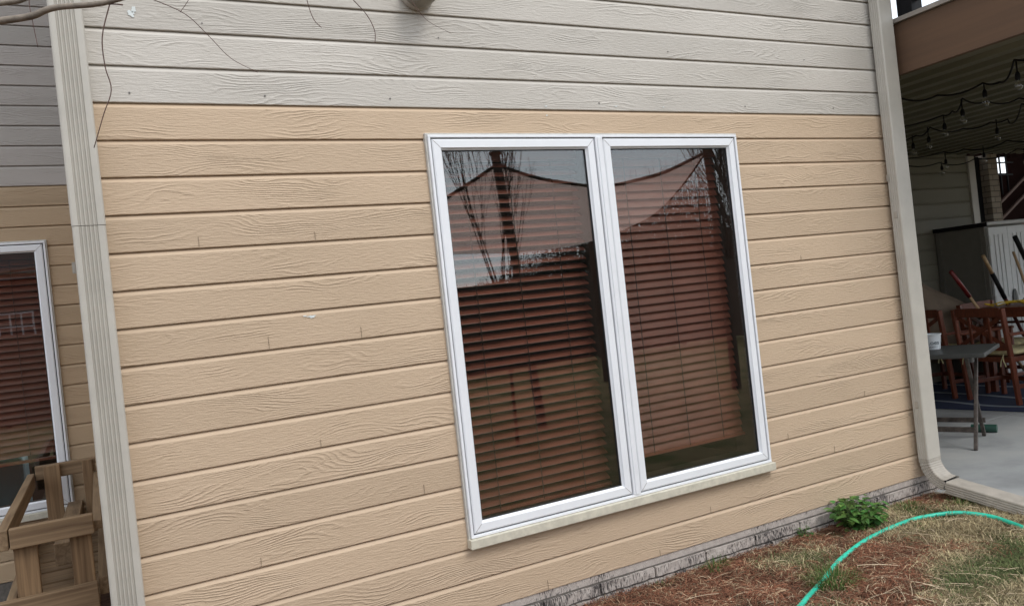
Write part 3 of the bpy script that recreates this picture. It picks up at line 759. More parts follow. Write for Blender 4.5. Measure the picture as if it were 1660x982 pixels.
# brown draped cover (closed wedge form) behind the table
cv=MB(); A=[(5.98,2.05,1.27),(6.12,1.92,1.255),(7.35,1.80,.86),(7.35,2.35,.86),(6.1,2.4,1.22),(5.9,2.4,1.2)]
def cover():
    rows=[]
    for i in range(15):
        u=i/14; x=6.42+.86*u; zt=1.25-.38*u; ring=[]
        for j in range(17):
            v=j/16; y0=2.33-.04*u; y1=2.60
            if v<.35: q=v/.35; p=(x+(-.0)*q, y0-.20*(1-q)*(1), .35+(zt-.35)*q)
            elif v<.65: q=(v-.35)/.3; p=(x,y0+(y1-y0)*q,zt+.02*math.sin(q*math.pi))
            else: q=(v-.65)/.35; p=(x,y1+.04*q,zt-(zt-.35)*q)
            n=noise.noise_vector(Vector((x*3,p[1]*4,p[2]*3)))*.02
            ring.append((p[0]+n.x,p[1]+n.y,p[2]+n.z))
        rows.append(ring)
    cv.loft(rows)
cover()
co=cv.build('furniture_cover',simple('brown_canvas',(.17,.125,.085),.85,.15,8),smooth=True); tag(co,'brown canvas cover with a sloping top draped over something by the porch wall','cover')
# storage cabinet
cb=empty('storage_cabinet',(7.34,2.06,.012),label='grey resin storage cabinet with two ribbed white doors against the porch wall',cat='cabinet')
dark=simple('cabinet_side_resin',(.17,.165,.14),.6,.06); lite=simple('cabinet_door_resin',(.56,.57,.56),.5,.05); rim=simple('cabinet_lid_resin',(.42,.42,.40),.5,.05)
t=MB(); t.box(0,.72,.03,.62,.03,1.72); t.build('body',dark,cb,bevel=.01)
t=MB(); t.box(-.006,.0,.08,.11,.05,1.68); t.box(-.006,0,.55,.58,.05,1.68); t.build('side_rib',simple('cabinet_side_rib',(.16,.155,.13),.6),cb)
t=MB(); t.box(-.02,.74,-.02,.63,1.722,1.765); t.build('lid',rim,cb,bevel=.012)
t=MB(); t.box(-.024,-.021,-.015,.62,1.715,1.76); t.build('lid_edge',M['black'],cb)
for i,(a,b) in enumerate(((.02,.362),(.366,.70))):
    t=MB(); t.box(a,b,0,.028,.06,1.70)
    for (z0,z1) in ((.14,.80),(.92,1.62)):
        for k in range(3):
            xx=a+.085+k*.075; t.box(xx,xx+.045,-.008,0.0005,z0,z1)
    d=t.build('door',lite,cb,bevel=.006)
    h=MB(); xx=.362 if i==0 else .366
    rings=[]
    for k in range(9):
        aa=-math.pi/2+math.pi*k/8; w_=.042*math.cos(aa)+.002; s=-1 if i==0 else 1
        rings.append([(xx,-.022,.86+.135*math.sin(aa)),(xx+s*w_,-.018,.86+.135*math.sin(aa)),(xx+s*w_,-.001,.86+.135*math.sin(aa)),(xx,-.001,.86+.135*math.sin(aa))])
    h.loft(rings); h.build('handle',simple('handle_grey',(.06,.065,.065),.4),d)
for z in (.30,.84,1.5):
    t=MB(); t.box(-.004,.03,-.012,.03,z,z+.11); t.build('hinge',rim,cb,bevel=.004)
# long handled tools leaning
def pole(name,a,b,segs,label,cat,head=None):
    a=Vector(a); b=Vector(b); o=empty(name,tuple(b),label=label,cat=cat)
    for (s0,s1,r,mt,pn) in segs:
        t=MB(); t.tube([(a-b)*(1-s0),(a-b)*(1-s1)],[r,r],12); t.build(pn,mt,o,smooth=True)
    if head: head(o)
    return o
tanw=simple('ash_handle',(.42,.28,.15),.5,.15,10); redp=simple('red_grip',(.16,.012,.012),.4,.1); yel=simple('yellow_fibreglass',(.50,.42,.03),.4,.1); darkr=simple('dark_red_pole',(.11,.015,.012),.4)
def down(a,b,z=.03):
    a=Vector(a); b=Vector(b); d=b-a; return b+d*((z-b.z)/d.z)
def blade(o,w=.22):
    t=MB(); t.box(-w/2,w/2,-.02,.02,-.005,.06); t.build('head',simple('tool_steel',(.12,.11,.10),.5,metal=.5),o)
specs=[('leaning_tool',(6.243,1.8,1.296),(6.659,1.8,.848),[(0,.22,.021,redp,'grip'),(.22,1,.015,tanw,'handle')],'wooden pole with red grip leaning over the yellow cord','tool'),
 ('leaning_tool',(6.70,1.74,1.42),(7.03,1.74,.89),[(0,.14,.018,tanw,'handle'),(.14,.34,.022,M['black'],'grip'),(.34,1,.018,darkr,'shaft')],'dark red pole with black grip and tan tip leaning before the cabinet','tool'),
 ('leaning_tool',(7.21,1.7,1.58),(7.50,1.7,1.10),[(0,.16,.024,M['black'],'grip'),(.16,1,.018,yel,'shaft')],'yellow pole with black grip leaning before the cabinet','tool'),
 ('leaning_tool',(7.26,1.76,1.42),(7.44,1.76,1.0),[(0,1,.014,tanw,'handle')],'plain tan wooden pole beside the yellow pole','tool')]
for (n_,a,b,sg,lab,ct) in specs:
    pole(n_,a,down(a,b,.04),sg,lab,ct,blade)
# brick pillar and stair enclosure beyond
def pillar_mat():
    mt,N,L,B=nm('tan_brick'); tc=node(N,'TexCoord'); mp=node(N,'Mapping'); mp.inputs['Rotation'].default_value=(R(90),0,0); L.new(tc.outputs['Object'],mp.inputs[0])
    sp=node(N,'SeparateXYZ'); L.new(tc.outputs['Object'],sp.inputs[0]); cb_=N.new('ShaderNodeCombineXYZ'); L.new(math_(N,L,'ADD',sp.outputs[0],sp.outputs[1]),cb_.inputs[0]); L.new(sp.outputs[2],cb_.inputs[1])
    b=node(N,'TexBrick',i_Scale=1.0,i_Mortar_Size=.006); b.inputs['Brick Width'].default_value=.2; b.inputs['Row Height'].default_value=.068
    b.inputs['Color1'].default_value=(.26,.21,.16,1); b.inputs['Color2'].default_value=(.36,.31,.25,1); b.inputs['Mortar'].default_value=(.14,.12,.10,1); L.new(cb_.outputs[0],b.inputs['Vector'])
    L.new(b.outputs['Color'],B.inputs['Base Color']); B.inputs['Roughness'].default_value=.9; bump(N,L,b.outputs['Fac'],.6,-.01,B); return mt
t=MB(); t.box(8.41,8.60,2.62,3.0,.012,2.63); bp=t.build('brick_pillar',pillar_mat()); tag(bp,'tan brick pillar behind the storage cabinet','pillar')
st=empty('staircase',(11,4.2,0),label='dark enclosed staircase with pale sloping stringers beyond the brick pillar',cat='staircase')
dr_=simple('dark_red_backdrop',(.016,.006,.005),.9,spec=.05)
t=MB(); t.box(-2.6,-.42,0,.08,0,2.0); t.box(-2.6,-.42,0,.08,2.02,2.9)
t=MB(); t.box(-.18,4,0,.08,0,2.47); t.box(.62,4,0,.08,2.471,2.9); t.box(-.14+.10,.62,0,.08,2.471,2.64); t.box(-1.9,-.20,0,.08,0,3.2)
t.box(-1.9,4,0,.08,3.201 if 0 else 3.21,3.4); t.box(-.2,4,0,.08,2.905,3.2); t.build('dark_backdrop',dr_,st)  # dark backdrop added to block the bright sky behind the stair
t=MB()
for x in (-.13,.08,.30,.47): t.box(x,x+.02,-.02,-.001,2.3,2.92)
t.box(-.2,.62,-.021,-.0215+.002,2.60,2.625); t.box(-.2,.62,-.045,-.022,2.79,2.81); t.build('lattice',M['black'],st)
for i,z0 in enumerate((1.93,1.78,1.50,1.2)):
    t=MB(); t.bar((-.32+i*.17,-.06,z0),(1.3+i*.2,-.06,z0+.86),.03,.035); t.build('stringer',simple('faded_rail',(.16,.10,.08),.7),st)
# ---- string lights under the deck
bg_=simple('bulb_clear_glass',(.5,.5,.5),.1); bgm=glass_mat('bulb_glass',(.92,.93,.93))
def string_light(pts,bulbs,label):
    root=empty('string_light',pts[0],label=label,cat='string light',group='string lights under the deck')
    o0=Vector(pts[0]); 
    P=[Vector(p)-o0 for p in pts]; fine=[]
    for a,b in zip(P,P[1:]):
        for k in range(6):
            q=k/6; p=a.lerp(b,q); p.z-=.05*4*q*(1-q)*min(1,(b-a).length/.5); fine.append(p)
    fine.append(P[-1])
    t=MB(); t.tube(fine,.0065,6); t.build('cord',M['black'],root,smooth=True)
    for (bx,by,bz,top) in bulbs:
        p=Vector((bx,by,bz))-o0
        s=MB(); s.tube([p+Vector((0,0,.032)),p+Vector((0,0,top-bz))],.005,6); s.lathe([(.001,.035),(.008,.035),(.014,.02),(.016,.0),(.014,-.015),(.001,-.015)],tuple(p),12); so_=s.build('socket',M['black'],root,smooth=True)
        g_=MB(); g_.lathe([(.009,-.016),(.014,-.026),(.021,-.044),(.021,-.058),(.014,-.074),(.001,-.080)],tuple(p),14); g_.build('bulb',bgm,so_,smooth=True)
    return root
zt=2.60
string_light([(3.30,.40,2.6),(3.70,.33,2.58),(3.97,.24,2.58),(4.11,.0,2.6),(4.10,-.12,2.57),(3.77,-.41,2.61),(3.7,-.8,2.6)],
   [(4.12,.0,2.52,2.60),(3.77,-.42,2.50,2.61)],'string light cord nearest the fascia beam with two clear bulbs')
string_light([(3.4,1.15,2.6),(4.2,1.2,2.58),(4.9,.82,2.6),(4.82,.69,2.6),(4.49,.39,2.61),(4.75,.37,2.59),(5.05,.30,2.6),(5.4,.0,2.6)],
   [(4.49,.40,2.50,2.61),(4.90,.82,2.50,2.60)],'second string light cord from the fascia beam sagging between two bulbs')
string_light([(4.2,1.9,2.6),(5.2,1.75,2.6),(5.54,1.52,2.6),(5.35,1.25,2.61),(5.7,1.17,2.58),(5.80,.98,2.59),(5.92,.90,2.6),(6.0,.93,2.57),(5.4,.48,2.61),(5.5,.1,2.6)],
   [(5.45,1.50,2.49,2.6),(5.30,1.24,2.49,2.61),(5.78,.92,2.49,2.6)],'third string light cord looping back with three bulbs')
string_light([(6.0,2.45,2.6),(7.1,2.3,2.6),(7.3,2.2,2.61),(7.35,1.75,2.6),(7.6,1.4,2.6)],
   [(7.15,2.32,2.49,2.6),(7.33,2.0,2.49,2.6)],'far string light cord close to the porch wall')
string_light([(6.6,2.55,2.55),(7.3,2.5,2.52),(7.9,2.45,2.55),(8.3,2.2,2.6),(8.6,1.6,2.6)],
   [(7.34,2.5,2.45,2.53),(8.35,2.15,2.48,2.6)],'string light cord in front of the brick pillar')

# ================================================================ garden hose
hp=[(.5,-1.05),(.85,-.87),(1.165,-.721),(1.387,-.617),(1.621,-.509),(1.86,-.408),(2.07,-.345),(2.34,-.318),(2.575,-.325),(2.73,-.395),(2.824,-.536),(2.799,-.668),(2.735,-.80),(2.6,-1.0),(2.35,-1.3)]
def catmull(P,n=8):
    out=[]
    for i in range(1,len(P)-2):
        p0,p1,p2,p3=[Vector(q) for q in P[i-1:i+3]]
        for k in range(n):
            t_=k/n; out.append(.5*((2*p1)+(-p0+p2)*t_+(2*p0-5*p1+4*p2-p3)*t_*t_+(-p0+3*p1-3*p2+p3)*t_**3))
    out.append(Vector(P[-2])); return out
H0=catmull([(*p,0) for p in hp],8); gh=[max(gz(p.x+dx,p.y+dy) for dx in (-.03,0,.03) for dy in (-.03,0,.03)) for p in H0]
H=[Vector((p.x,p.y,sum(gh[max(0,i-4):i+5])/len(gh[max(0,i-4):i+5])+.016)) for i,p in enumerate(H0)]
hs_=MB(); hs_.tube(H,.0118,12); hose=hs_.build('garden_hose',simple('green_hose_rubber',(.025,.50,.34),.32,.22,9),smooth=True); tag(hose,'turquoise green garden hose curving over the grass','hose')

# ================================================================ plants
def leaf(mb,p,d,up,L_,W_,c,fold=.25):
    d=Vector(d).normalized(); s=d.cross(Vector(up)); s=s.normalized() if s.length>1e-3 else Vector((1,0,0)); n=s.cross(d).normalized(); p=Vector(p)
    mb.col=c
    prof=[(0,0),(.2,.62),(.45,1),(.75,.6),(1,0)]
    ctr=[p+d*L_*t_-n*(L_*.22*t_*t_) for t_,_ in prof]
    for sg in (-1,1):
        e=[ctr[i]+s*sg*W_/2*prof[i][1]+n*fold*W_/2*prof[i][1] for i in range(5)]
        for i in range(4):
            mb.poly([ctr[i],ctr[i+1],e[i+1],e[i]] if sg>0 else [ctr[i],e[i],e[i+1],ctr[i+1]])
LM=tint_mat('leaf',.55,.25); GM=tint_mat('blade',.8,.2)
def weed(name,x,y,rad,h,nst,nl,ls,label,cat,seed,green=(.045,.12,.028)):
    rr=random.Random(seed); root=empty(name,(x,y,gz(x,y)),label=label,cat=cat)
    st_=MB(); lf_=MB()
    for i in range(nst):
        a=rr.uniform(0,2*math.pi); q=rad*rr.uniform(.1,1)**.6; top=Vector((q*math.cos(a)*1.0,q*math.sin(a)*.75,h*rr.uniform(.45,1)*(1-.35*q/rad)))
        st_.tube([(0+top.x*.25,top.y*.25,-.01),top*.6+Vector((0,0,.01)),top],[.0028,.0022,.0012],5)
        for k in range(nl):
            f=(k+1)/nl; p=Vector((top.x*(.25+.75*f),top.y*(.25+.75*f),top.z*f)); b=a+rr.uniform(-2.2,2.2)
            g_=rr.uniform(.55,1.7); y_=rr.uniform(.8,1.5)
            leaf(lf_,p,(math.cos(b),math.sin(b),rr.uniform(-.35,.6)),(0,0,1),ls*rr.uniform(.6,1.25),ls*.72*rr.uniform(.7,1.2),(green[0]*g_*y_,green[1]*g_,green[2]*g_))
    st_.build('stem',simple('green_stem',(.09,.12,.04),.6),root); lf_.build('foliage',LM,root)
    return root
weed('weed',2.27,-.15,.165,.225,72,6,.055,'big leafy green weed against the brick foundation by the hose','weed',1,(.075,.18,.042))
weed('weed',2.42,-.17,.09,.07,12,4,.03,'low pale green weed on the hose side of the big leafy weed','weed',8,(.08,.14,.035))
weed('weed',1.955,-.05,.05,.085,9,4,.026,'small weed growing at the brick foundation left of the big leafy weed','weed',2)
def tuft(x,y,r,h,n,label,seed,pale=.2):
    rr=random.Random(seed); mb=MB()
    for i in range(n):
        a=rr.uniform(0,2*math.pi); q=r*rr.random()**.7*.5; b=Vector((q*math.cos(a),q*math.sin(a),0)); l=h*rr.uniform(.5,1.1); o_=Vector((math.cos(a),math.sin(a),0))*l*rr.uniform(.2,1.1); 
        g_=rr.uniform(.6,1.5); mb.col=(.07*g_,.13*g_,.03*g_) if rr.random()>pale else (.34*g_,.28*g_,.14*g_)
        s=Vector((-math.sin(a),math.cos(a),0))*.0016; p1=b+o_*.45+Vector((0,0,l*.7)); p2=b+o_+Vector((0,0,l*rr.uniform(.5,.85)))
        mb.poly([b-s,b+s,p1+s*.8,p1-s*.8]); mb.poly([p1-s*.8,p1+s*.8,p2+s*.15,p2-s*.15])
    o=mb.build('grass_tuft',GM,loc=(x,y,gz(x,y)-.003)); tag(o,label,'grass tuft'); return o
tuft(1.53,-.60,.22,.10,420,'bright green grass tuft growing over the near part of the hose',21)
tuft(1.29,-.06,.16,.07,150,'thin grass tuft at the foot of the bricks under the window',22,.3)
tuft(1.95,-.09,.15,.04,110,'short grass tuft round the small weed at the bricks',23,.2)
tuft(2.72,-.13,.16,.06,170,'green grass tuft between the hose and the downspout elbow',24,.25)
tuft(2.93,-.32,.14,.06,120,'grass tuft beside the downspout extension',25,.3)
tuft(.98,-.02,.14,.035,90,'sparse low grass tuft at the left end of the visible bricks',26,.5)

tuft(1.98,-.365,.06,.045,22,'few blades crossing the hose in front of the big leafy weed',41)
tuft(2.45,-.295,.06,.04,24,'small green tuft crossing the hose right of the big leafy weed',42)
tuft(2.74,-.37,.07,.045,26,'small green tuft crossing the hose at its farthest bend',43)
tuft(2.85,-.56,.06,.04,20,'small tuft on the hose by the lower end of the downspout extension',44)
# ---- ground litter: pine straw, dry lawn, pale stalks
def bedmask(x,y):
    return 1.1*y-1.05*x+3.05+1.6*noise.noise(Vector((x*2.2,y*2.2,4)))
def strip(mb,p,a,l,wd,c,curl,lift,rr,seg=3):
    pts=[]; x,y=p; z=gz(x,y)+rr.uniform(.001,.012); ang=a
    for i in range(seg+1):
        pts.append(Vector((x,y,z+ (lift*math.sin(math.pi*i/seg))))); ang+=curl/seg; x+=math.cos(ang)*l/seg; y+=math.sin(ang)*l/seg
    mb.col=c
    for i in range(seg):
        d=(pts[i+1]-pts[i]); s=Vector((-d.y,d.x,0)).normalized()*wd/2; up=Vector((0,0,wd*.35))
        mb.poly([pts[i]-s,pts[i+1]-s,pts[i+1]+up,pts[i]+up]); mb.poly([pts[i]+up,pts[i+1]+up,pts[i+1]+s,pts[i]+s])
TM=tint_mat('straw',.85)
def ok(x,y): return y<-.012 and not(x>3.10 and y>-1.2)
rr=random.Random(5); mb=MB(); cnt=0
while cnt<30000:
    x=rr.uniform(.3,3.1); y=-.01-rr.random()*1.75
    if bedmask(x,y)+rr.uniform(-.25,.25)<.38 or not ok(x,y): continue
    cl=noise.noise(Vector((x*6,y*6,12))); 
    if rr.random()<-cl*1.6: continue
    cnt+=1; v=rr.uniform(.3,1.35)*(1+.7*cl)
    c=(.22*v,.093*v,.052*v) if rr.random()>.16 else (.44*v,.31*v,.19*v)
    strip(mb,(x,y),rr.uniform(0,6.28),rr.uniform(.03,.10),rr.uniform(.0015,.0032),c,rr.uniform(-.7,.7),rr.uniform(0,.022),rr)
ps=mb.build('pine_straw',TM); tag(ps,'reddish brown pine straw mulch along the foundation','pine straw',kind='stuff')
rr=random.Random(6); mb=MB(); cnt=0
while cnt<42000:
    x=rr.uniform(.6,3.14); y=-.01-rr.random()*1.9
    if bedmask(x,y)+rr.uniform(-.3,.3)>.55 or not ok(x,y): continue
    cl=noise.noise(Vector((x*5,y*5,32)))
    if rr.random()<-cl*1.5: continue
    cnt+=1; v=rr.uniform(.4,1.5)*(1+.5*cl); gm=noise.noise(Vector((x*2.6,y*2.6,9)))+.25*noise.noise(Vector((x*9,y*9,2)))
    if gm+rr.uniform(-.35,.35)>.30: c=(.10*v,.125*v,.045*v)
    else: c=(.40*v,.33*v,.19*v) if rr.random()>.4 else (.24*v,.18*v,.10*v)
    strip(mb,(x,y),rr.uniform(0,6.28),rr.uniform(.02,.065),rr.uniform(.0014,.0028),c,rr.uniform(-1.2,1.2),rr.uniform(.002,.02) if rr.random()<.92 else rr.uniform(.02,.032),rr,2)
gr_=mb.build('grass',TM); tag(gr_,'thin mix of dry tan and green lawn grass','grass',kind='stuff')
rr=random.Random(9); mb=MB(); cnt=0
while cnt<1050:
    x=rr.uniform(.7,3.0); y=-.05-rr.random()*1.5
    if not ok(x,y): continue
    wgt=1 if (y<-.40 and x<1.9) else .35
    if rr.random()>wgt: continue
    cnt+=1; v=rr.uniform(.7,1.25)
    strip(mb,(x,y),rr.uniform(0,6.28),rr.uniform(.05,.24)*(1 if rr.random()<.4 else .5),rr.uniform(.002,.0048),(.55*v,.43*v,.29*v),rr.uniform(-.25,.25) if rr.random()<.8 else rr.uniform(-.9,.9),rr.uniform(.002,.014),rr,4)
sk=mb.build('straw_stalk',TM); tag(sk,'pale dry stalks scattered over mulch and lawn','dry stalks',kind='stuff')
t=MB(); t.tube([(2.27,-.028,-.02),(2.275,-.03,.12)],[.006,.005],7); sk2=t.build('stake',M['twig']); tag(sk2,'short brown stake standing against the bricks behind the leafy weed','stake')

# ================================================================ trees
def limb(mb,p,d,l,r,depth,rr,spread=.5,upb=.25,twig=.0015):
    n=4; pts=[Vector(p)]; rad=[r]; d=Vector(d).normalized()
    for i in range(n):
        d=(d+Vector((rr.uniform(-1,1),rr.uniform(-1,1),rr.uniform(-.6,1)))*.10+Vector((0,0,upb*.06))).normalized(); pts.append(pts[-1]+d*l/n); rad.append(max(twig,r*(1-.45*(i+1)/n)))
    mb.tube(pts,rad,6 if r>.01 else 4)
    if depth<=0: return
    k=rr.randint(3,4)
    for i in range(k):
        f=rr.uniform(.3,1); j=min(n-1,int(f*n)); q=pts[j].lerp(pts[j+1],f*n-j)
        a=rr.uniform(0,2*math.pi); s=Vector((math.cos(a),math.sin(a),rr.uniform(.1,.9)))
        limb(mb,q,(d+s*spread).normalized(),l*rr.uniform(.5,.8),rad[j+1]*rr.uniform(.5,.75),depth-1,rr,spread,upb,twig)
def bare_tree(x,y,h,r,depth,label,seed,spread=.45,mat=None):
    rr=random.Random(seed); root=empty('bare_tree',(x,y,-.02),label=label,cat='tree'); 
    mb=MB(); mb.tube([(0,0,-.05),(.02,.01,h*.2),(.0,.03,h*.38)],[r*1.25,r,r*.85],10); mb.build('trunk',mat or M['dbark'],root,smooth=True)
    mb=MB()
    for i in range(7):
        a=rr.uniform(0,2*math.pi); z=h*rr.uniform(.22,.38); limb(mb,(0,.02,z),(math.cos(a)*spread,math.sin(a)*spread,1),h*rr.uniform(.28,.42),r*.5,depth,rr,spread,1.0,.0022)
    mb.build('crown',mat or M['dbark'],root); return root
bare_tree(2.38,-4.2,4.6,.017,3,'young leafless tree with upright shoots mirrored in the left pane of the big window',31,.26)
bare_tree(6.7,-5.1,5.0,.035,4,'leafless tree with dense fine branches mirrored at the right edge of the big window',32,.4)
bare_tree(12.2,-10.5,7,.08,4,'taller leafless tree behind the fence mirrored in the right pane',33,.45)
bare_tree(-6.0,-9,6,.08,3,'leafless tree across the yard on the left',34)
bare_tree(17.5,-14,8,.12,4,'large leafless tree far beyond the fence on the right',35,.5)

# bare tree whose low limb and twigs hang into the top of the view
tr=empty('bare_tree',(-3.3,-.55,0),label='bare tree whose grey limb crosses the top left corner with hanging twigs',cat='tree')
O=Vector((3.3,.55,0))
t=MB(); t.tube([O*0+Vector((0,0,-.05)),Vector((.03,0,1.0)),Vector((0,.05,2.2)),Vector((-.05,.05,3.6))],[.11,.09,.075,.05],14); t.build('trunk',M['bark'],tr,smooth=True)
def rel(L_): return [Vector(p)+O for p in L_]
t=MB()
t.tube(rel(catmull([(-3.6,-.2,2.15),(-3.27,-.5,2.25),(-2.4,-.85,2.30),(-1.75,-.90,2.295),(-1.60,-.93,2.298),(-1.52,-.966,2.301),(-1.451,-1.002,2.304),(-1.416,-1.021,2.315),(-1.381,-1.039,2.319),(-1.313,-1.075,2.316),(-1.257,-1.103,2.322),(-1.18,-1.14,2.345),(-1.0,-1.22,2.42),(-.8,-1.3,2.52),(-.6,-1.4,2.6)],4)),[max(.0045,.034-.0248*min(1,i/14)-.0045*max(0,(i-14)/34)) for i in range(49)],10)
t.tube(rel([(-2.4,-.85,2.30),(-1.9,-.95,2.36),(-1.54,-.96,2.342),(-1.475,-.99,2.345),(-1.40,-1.02,2.37),(-1.2,-1.1,2.5)]),[.022,.013,.0075,.007,.006,.005],8)
t.build('limb',M['bark'],tr,smooth=True)
t=MB()
def tw(P,r0=.0016,r1=.0007,n=5):
    P=[P[0]]+list(P)+[P[-1]]; q=catmull(P,n); t.tube(rel(q),[r0+(r1-r0)*i/(len(q)-1) for i in range(len(q))],5)
tw([(-1.275,-1.094,2.312),(-1.299,-1.082,2.234),(-1.300,-1.081,2.16),(-1.292,-1.085,2.10),(-1.315,-1.075,2.04),(-1.344,-1.058,1.961)],.0017,.0012)
tw([(-1.278,-1.093,2.312),(-1.262,-1.100,2.311),(-1.246,-1.109,2.307)],.0014,.0020)
tw([(-1.35,-1.09,2.42),(-1.25,-1.11,2.35),(-1.189,-1.139,2.318),(-1.112,-1.179,2.268),(-1.063,-1.205,2.204),(-1.021,-1.227,2.145),(-.966,-1.256,2.103)],.0014,.0007)
tw([(-1.122,-1.174,2.273),(-1.102,-1.185,2.299),(-1.08,-1.19,2.34),(-1.05,-1.2,2.40)],.0008,.0009)
tw([(-.86,-1.31,2.50),(-.845,-1.32,2.35),(-.841,-1.321,2.275),(-.831,-1.326,2.222),(-.815,-1.334,2.197)],.0013,.0010)
tw([(-.85,-1.33,2.48),(-.79,-1.35,2.33),(-.742,-1.372,2.262),(-.712,-1.388,2.215),(-.699,-1.395,2.175),(-.701,-1.394,2.144)],.0014,.0010)
tw([(-.72,-1.36,2.52),(-.66,-1.4,2.33),(-.615,-1.439,2.245),(-.594,-1.45,2.205),(-.575,-1.459,2.18),(-.53,-1.48,2.148)],.0011,.0004)
tw([(-1.44,-1.00,2.40),(-1.451,-1.002,2.346),(-1.449,-1.003,2.299),(-1.443,-1.006,2.225)],.0014,.0009)
t.build('twig',M['twig'],tr,smooth=True)
t=MB()
for i in range(6):
    limb(t,(0,.03,2.0+i*.25),(math.cos(i*2.1)*.9-.35,math.sin(i*2.1)*.7+.2,1),1.3,.03,2,random.Random(50+i),.5,.6,.003)
t.build('crown',M['bark'],tr)

# ================================================================ the yard behind the viewer (mirrored in the panes)
def yard_post(x,y,h,lean,label):
    t=MB(); t.tube([(0,0,-.1),(lean,0,h*.5),(lean*2,0,h)],[.062,.058,.055],12); t.lathe([(.07,0),(.07,.03),(.001,.05)],(lean*2,0,h),12)
    o=t.build('sail_post',M['dbark'],loc=(x,y,0),smooth=False); tag(o,label,'post',group='posts holding the shade sail'); return o
yard_post(3.16,-5,3.2,-.11,'dark round post nearest the house holding the shade sail, mirrored in the left pane')
yard_post(6.2,-5,3.28,-.03,'dark post at the far corner of the shade sail, mirrored at the right pane')
yard_post(6.15,-8,2.85,-.02,'shorter dark post at the back corner of the shade sail')
yard_post(.9,-7.8,2.6,-.02,'dark post at the left back corner of the shade sail')
def sail_mesh(c,sag,label):
    A,B_,C_,D_=[Vector(p) for p in c]; t=MB(); n=24; g1=[]
    for i in range(n+1):
        for j in range(n+1):
            u=i/n; v=j/n
            # scalloped edges: pull in towards centre
            us=u; vs_=v
            p=(A*(1-us)+B_*us)*(1-vs_)+(D_*(1-us)+C_*us)*vs_
            ctr=(A+B_+C_+D_)/4; k=4*u*(1-u)*(abs(2*v-1)**2)+4*v*(1-v)*(abs(2*u-1)**2)
            q=p.lerp(ctr,.05*k); par=lambda t_:4*t_*(1-t_); q.z=p.z-(.33*par(u)*(1-v)+.12*par(u)*v+.20*par(v)*(1-u)+.50*par(v)*u+.25*par(u)*par(v)*.5); g1.append(q)
    b=0; t.v=[tuple(p) for p in g1]+[tuple(p+Vector((0,0,-.004))) for p in g1]; m_=(n+1)**2
    for i in range(n):
        for j in range(n):
            a=i*(n+1)+j; t.face((a,a+1,a+n+2,a+n+1)); t.face((m_+a,m_+a+n+1,m_+a+n+2,m_+a+1))
    mt,N,L,Bn=nm('sail_cloth'); Bn.inputs['Base Color'].default_value=(.62,.52,.48,1); Bn.inputs['Roughness'].default_value=.9
    tl=N.new('ShaderNodeBsdfTranslucent'); tl.inputs[0].default_value=(.85,.74,.70,1); mx=N.new('ShaderNodeMixShader'); mx.inputs[0].default_value=.85
    L.new(Bn.outputs[0],mx.inputs[1]); L.new(tl.outputs[0],mx.inputs[2]); L.new(mx.outputs[0],N['Material Output'].inputs['Surface'])
    o=t.build('shade_sail',mt,smooth=True); tag(o,label,'shade sail')
    G=lambda i,j: g1[i*(n+1)+j]
    h=MB(); h.tube([G(i,0) for i in range(n+1)]+[G(n,j) for j in range(1,n+1)]+[G(n-i,n) for i in range(1,n+1)]+[G(0,n-j) for j in range(1,n+1)],.022,6,caps=False); h.build('hem',M['dbark'],o,smooth=True)
    return o
sail_mesh([(2.95,-5,3.08),(6.13,-5,3.2),(6.1,-8,2.76),(.86,-7.8,2.5)],.30,'brown shade sail stretched between posts, mirrored in the big window')
# privacy fence
fe=empty('privacy_fence',(6,-12,0),label='tall dark wooden privacy fence along the back of the yard',cat='fence')
fm=wood_mat('dark_fence_wood',(.075,.05,.035),(.04,.025,.018),2)
t=MB(); rr=random.Random(2); x=-26
while x<30: t.box(x,x+.138,-.012,.010,.03,1.93+rr.uniform(-.01,.01)); x+=.1405
t.build('boards',fm,fe)
t=MB(); 
for z in (.4,1.6): t.box(-26,30,-.06,-.0121,z,z+.09)
t.build('fence_rail',fm,fe)
for i in range(24):
    t=MB(); t.box(-26+i*2.4-.05,-26+i*2.4+.05,-.16,-.061,-.1,1.85); t.build('fence_post',fm,fe)

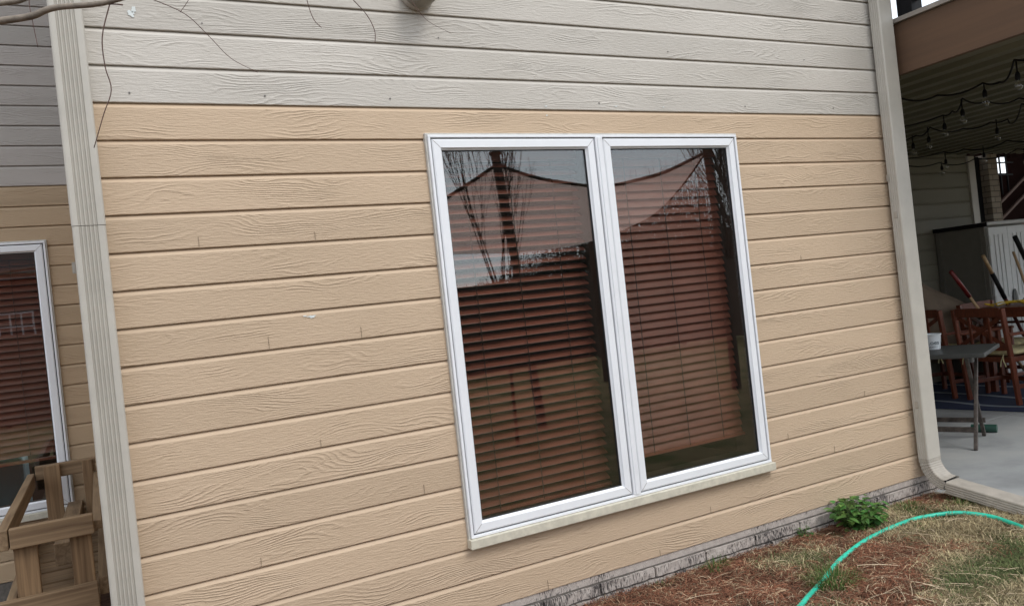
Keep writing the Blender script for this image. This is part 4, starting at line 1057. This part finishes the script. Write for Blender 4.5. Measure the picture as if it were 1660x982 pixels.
# neighbouring house across the yard (seen only as a reflection in the left window)
nh=empty('neighbour_house',(-4.6,-15,0),label='dark brown neighbouring house across the yard with white-barred windows',cat='house')
t=MB(); t.box(-4,4.4,-5,0,-.1,3.4); t.build('wall',simple('dark_brown_wall',(.07,.045,.035),.8),nh)
t=MB(); t.loft([[(-4.4,-5.3,3.38),(-4.4,.35,3.38),(-4.4,-2.5,5.4)],[(4.8,-5.3,3.38),(4.8,.35,3.38),(4.8,-2.5,5.4)]]); t.build('roof',simple('dark_shingles',(.05,.045,.045),.9),nh)
wf=simple('white_window_bars',(.6,.6,.62),.5)
for x in (-2.6,-.6,1.4,3.1):
    t=MB(); t.box(x-.5,x+.5,.001,.03,1.5,2.6); o_=t.build('window',M['room'],nh)
    t=MB()
    for i in range(5): t.box(x-.5+i*.25-.02,x-.5+i*.25+.02,.031,.05,1.5,2.6)
    for z in (1.5,1.86,2.22,2.58): t.box(x-.5,x+.5,.051,.06,z-.02,z+.02)
    t.build('bars',wf,o_)
# far wood beyond the fence
def woodh(x):
    P=[(0,2.2),(17,2.4),(20,4.2),(24,6.2),(30,8.4),(33,8.0),(36,3.6),(75,4)]
    for (a,p),(b,q) in zip(P,P[1:]):
        if a<=x<=b: return p+(q-p)*(x-a)/(b-a)
    return 4
rr=random.Random(77); t=MB()
for i in range(4200):
    x=rr.uniform(0,75); y=-30-rr.random()*8; h=woodh(x)*rr.uniform(.7,1.12); 
    t.col=(.075,.06,.05); t.tube([(x,y,-.1),(x+rr.uniform(-.3,.3),y,h*.6),(x+rr.uniform(-.5,.5),y,h)],[.035,.022,.006],3,caps=False)
for i in range(46000):
    x=rr.uniform(8,50); y=-30-rr.random()*8; h=woodh(x)*(1+.18*noise.noise(Vector((x*.35,0,0)))); z=h*rr.random()*.98; g_=rr.uniform(.6,1.5)
    t.col=(.035*g_,.032*g_,.022*g_); a=rr.uniform(0,3.14); q_=1.15-z/h; d=Vector((math.cos(a),.4*math.sin(a),rr.uniform(-.6,.6)))*rr.uniform(.10,.34)*q_; u=Vector((0,rr.uniform(-.3,.3),1)).normalized()*rr.uniform(.08,.24)*q_; p=Vector((x,y,z))
    t.poly([p-d,p-u,p+d,p+u])
wd_=t.build('far_wood',TM); tag(wd_,'far dark wood edge beyond the fence','wood',kind='stuff')
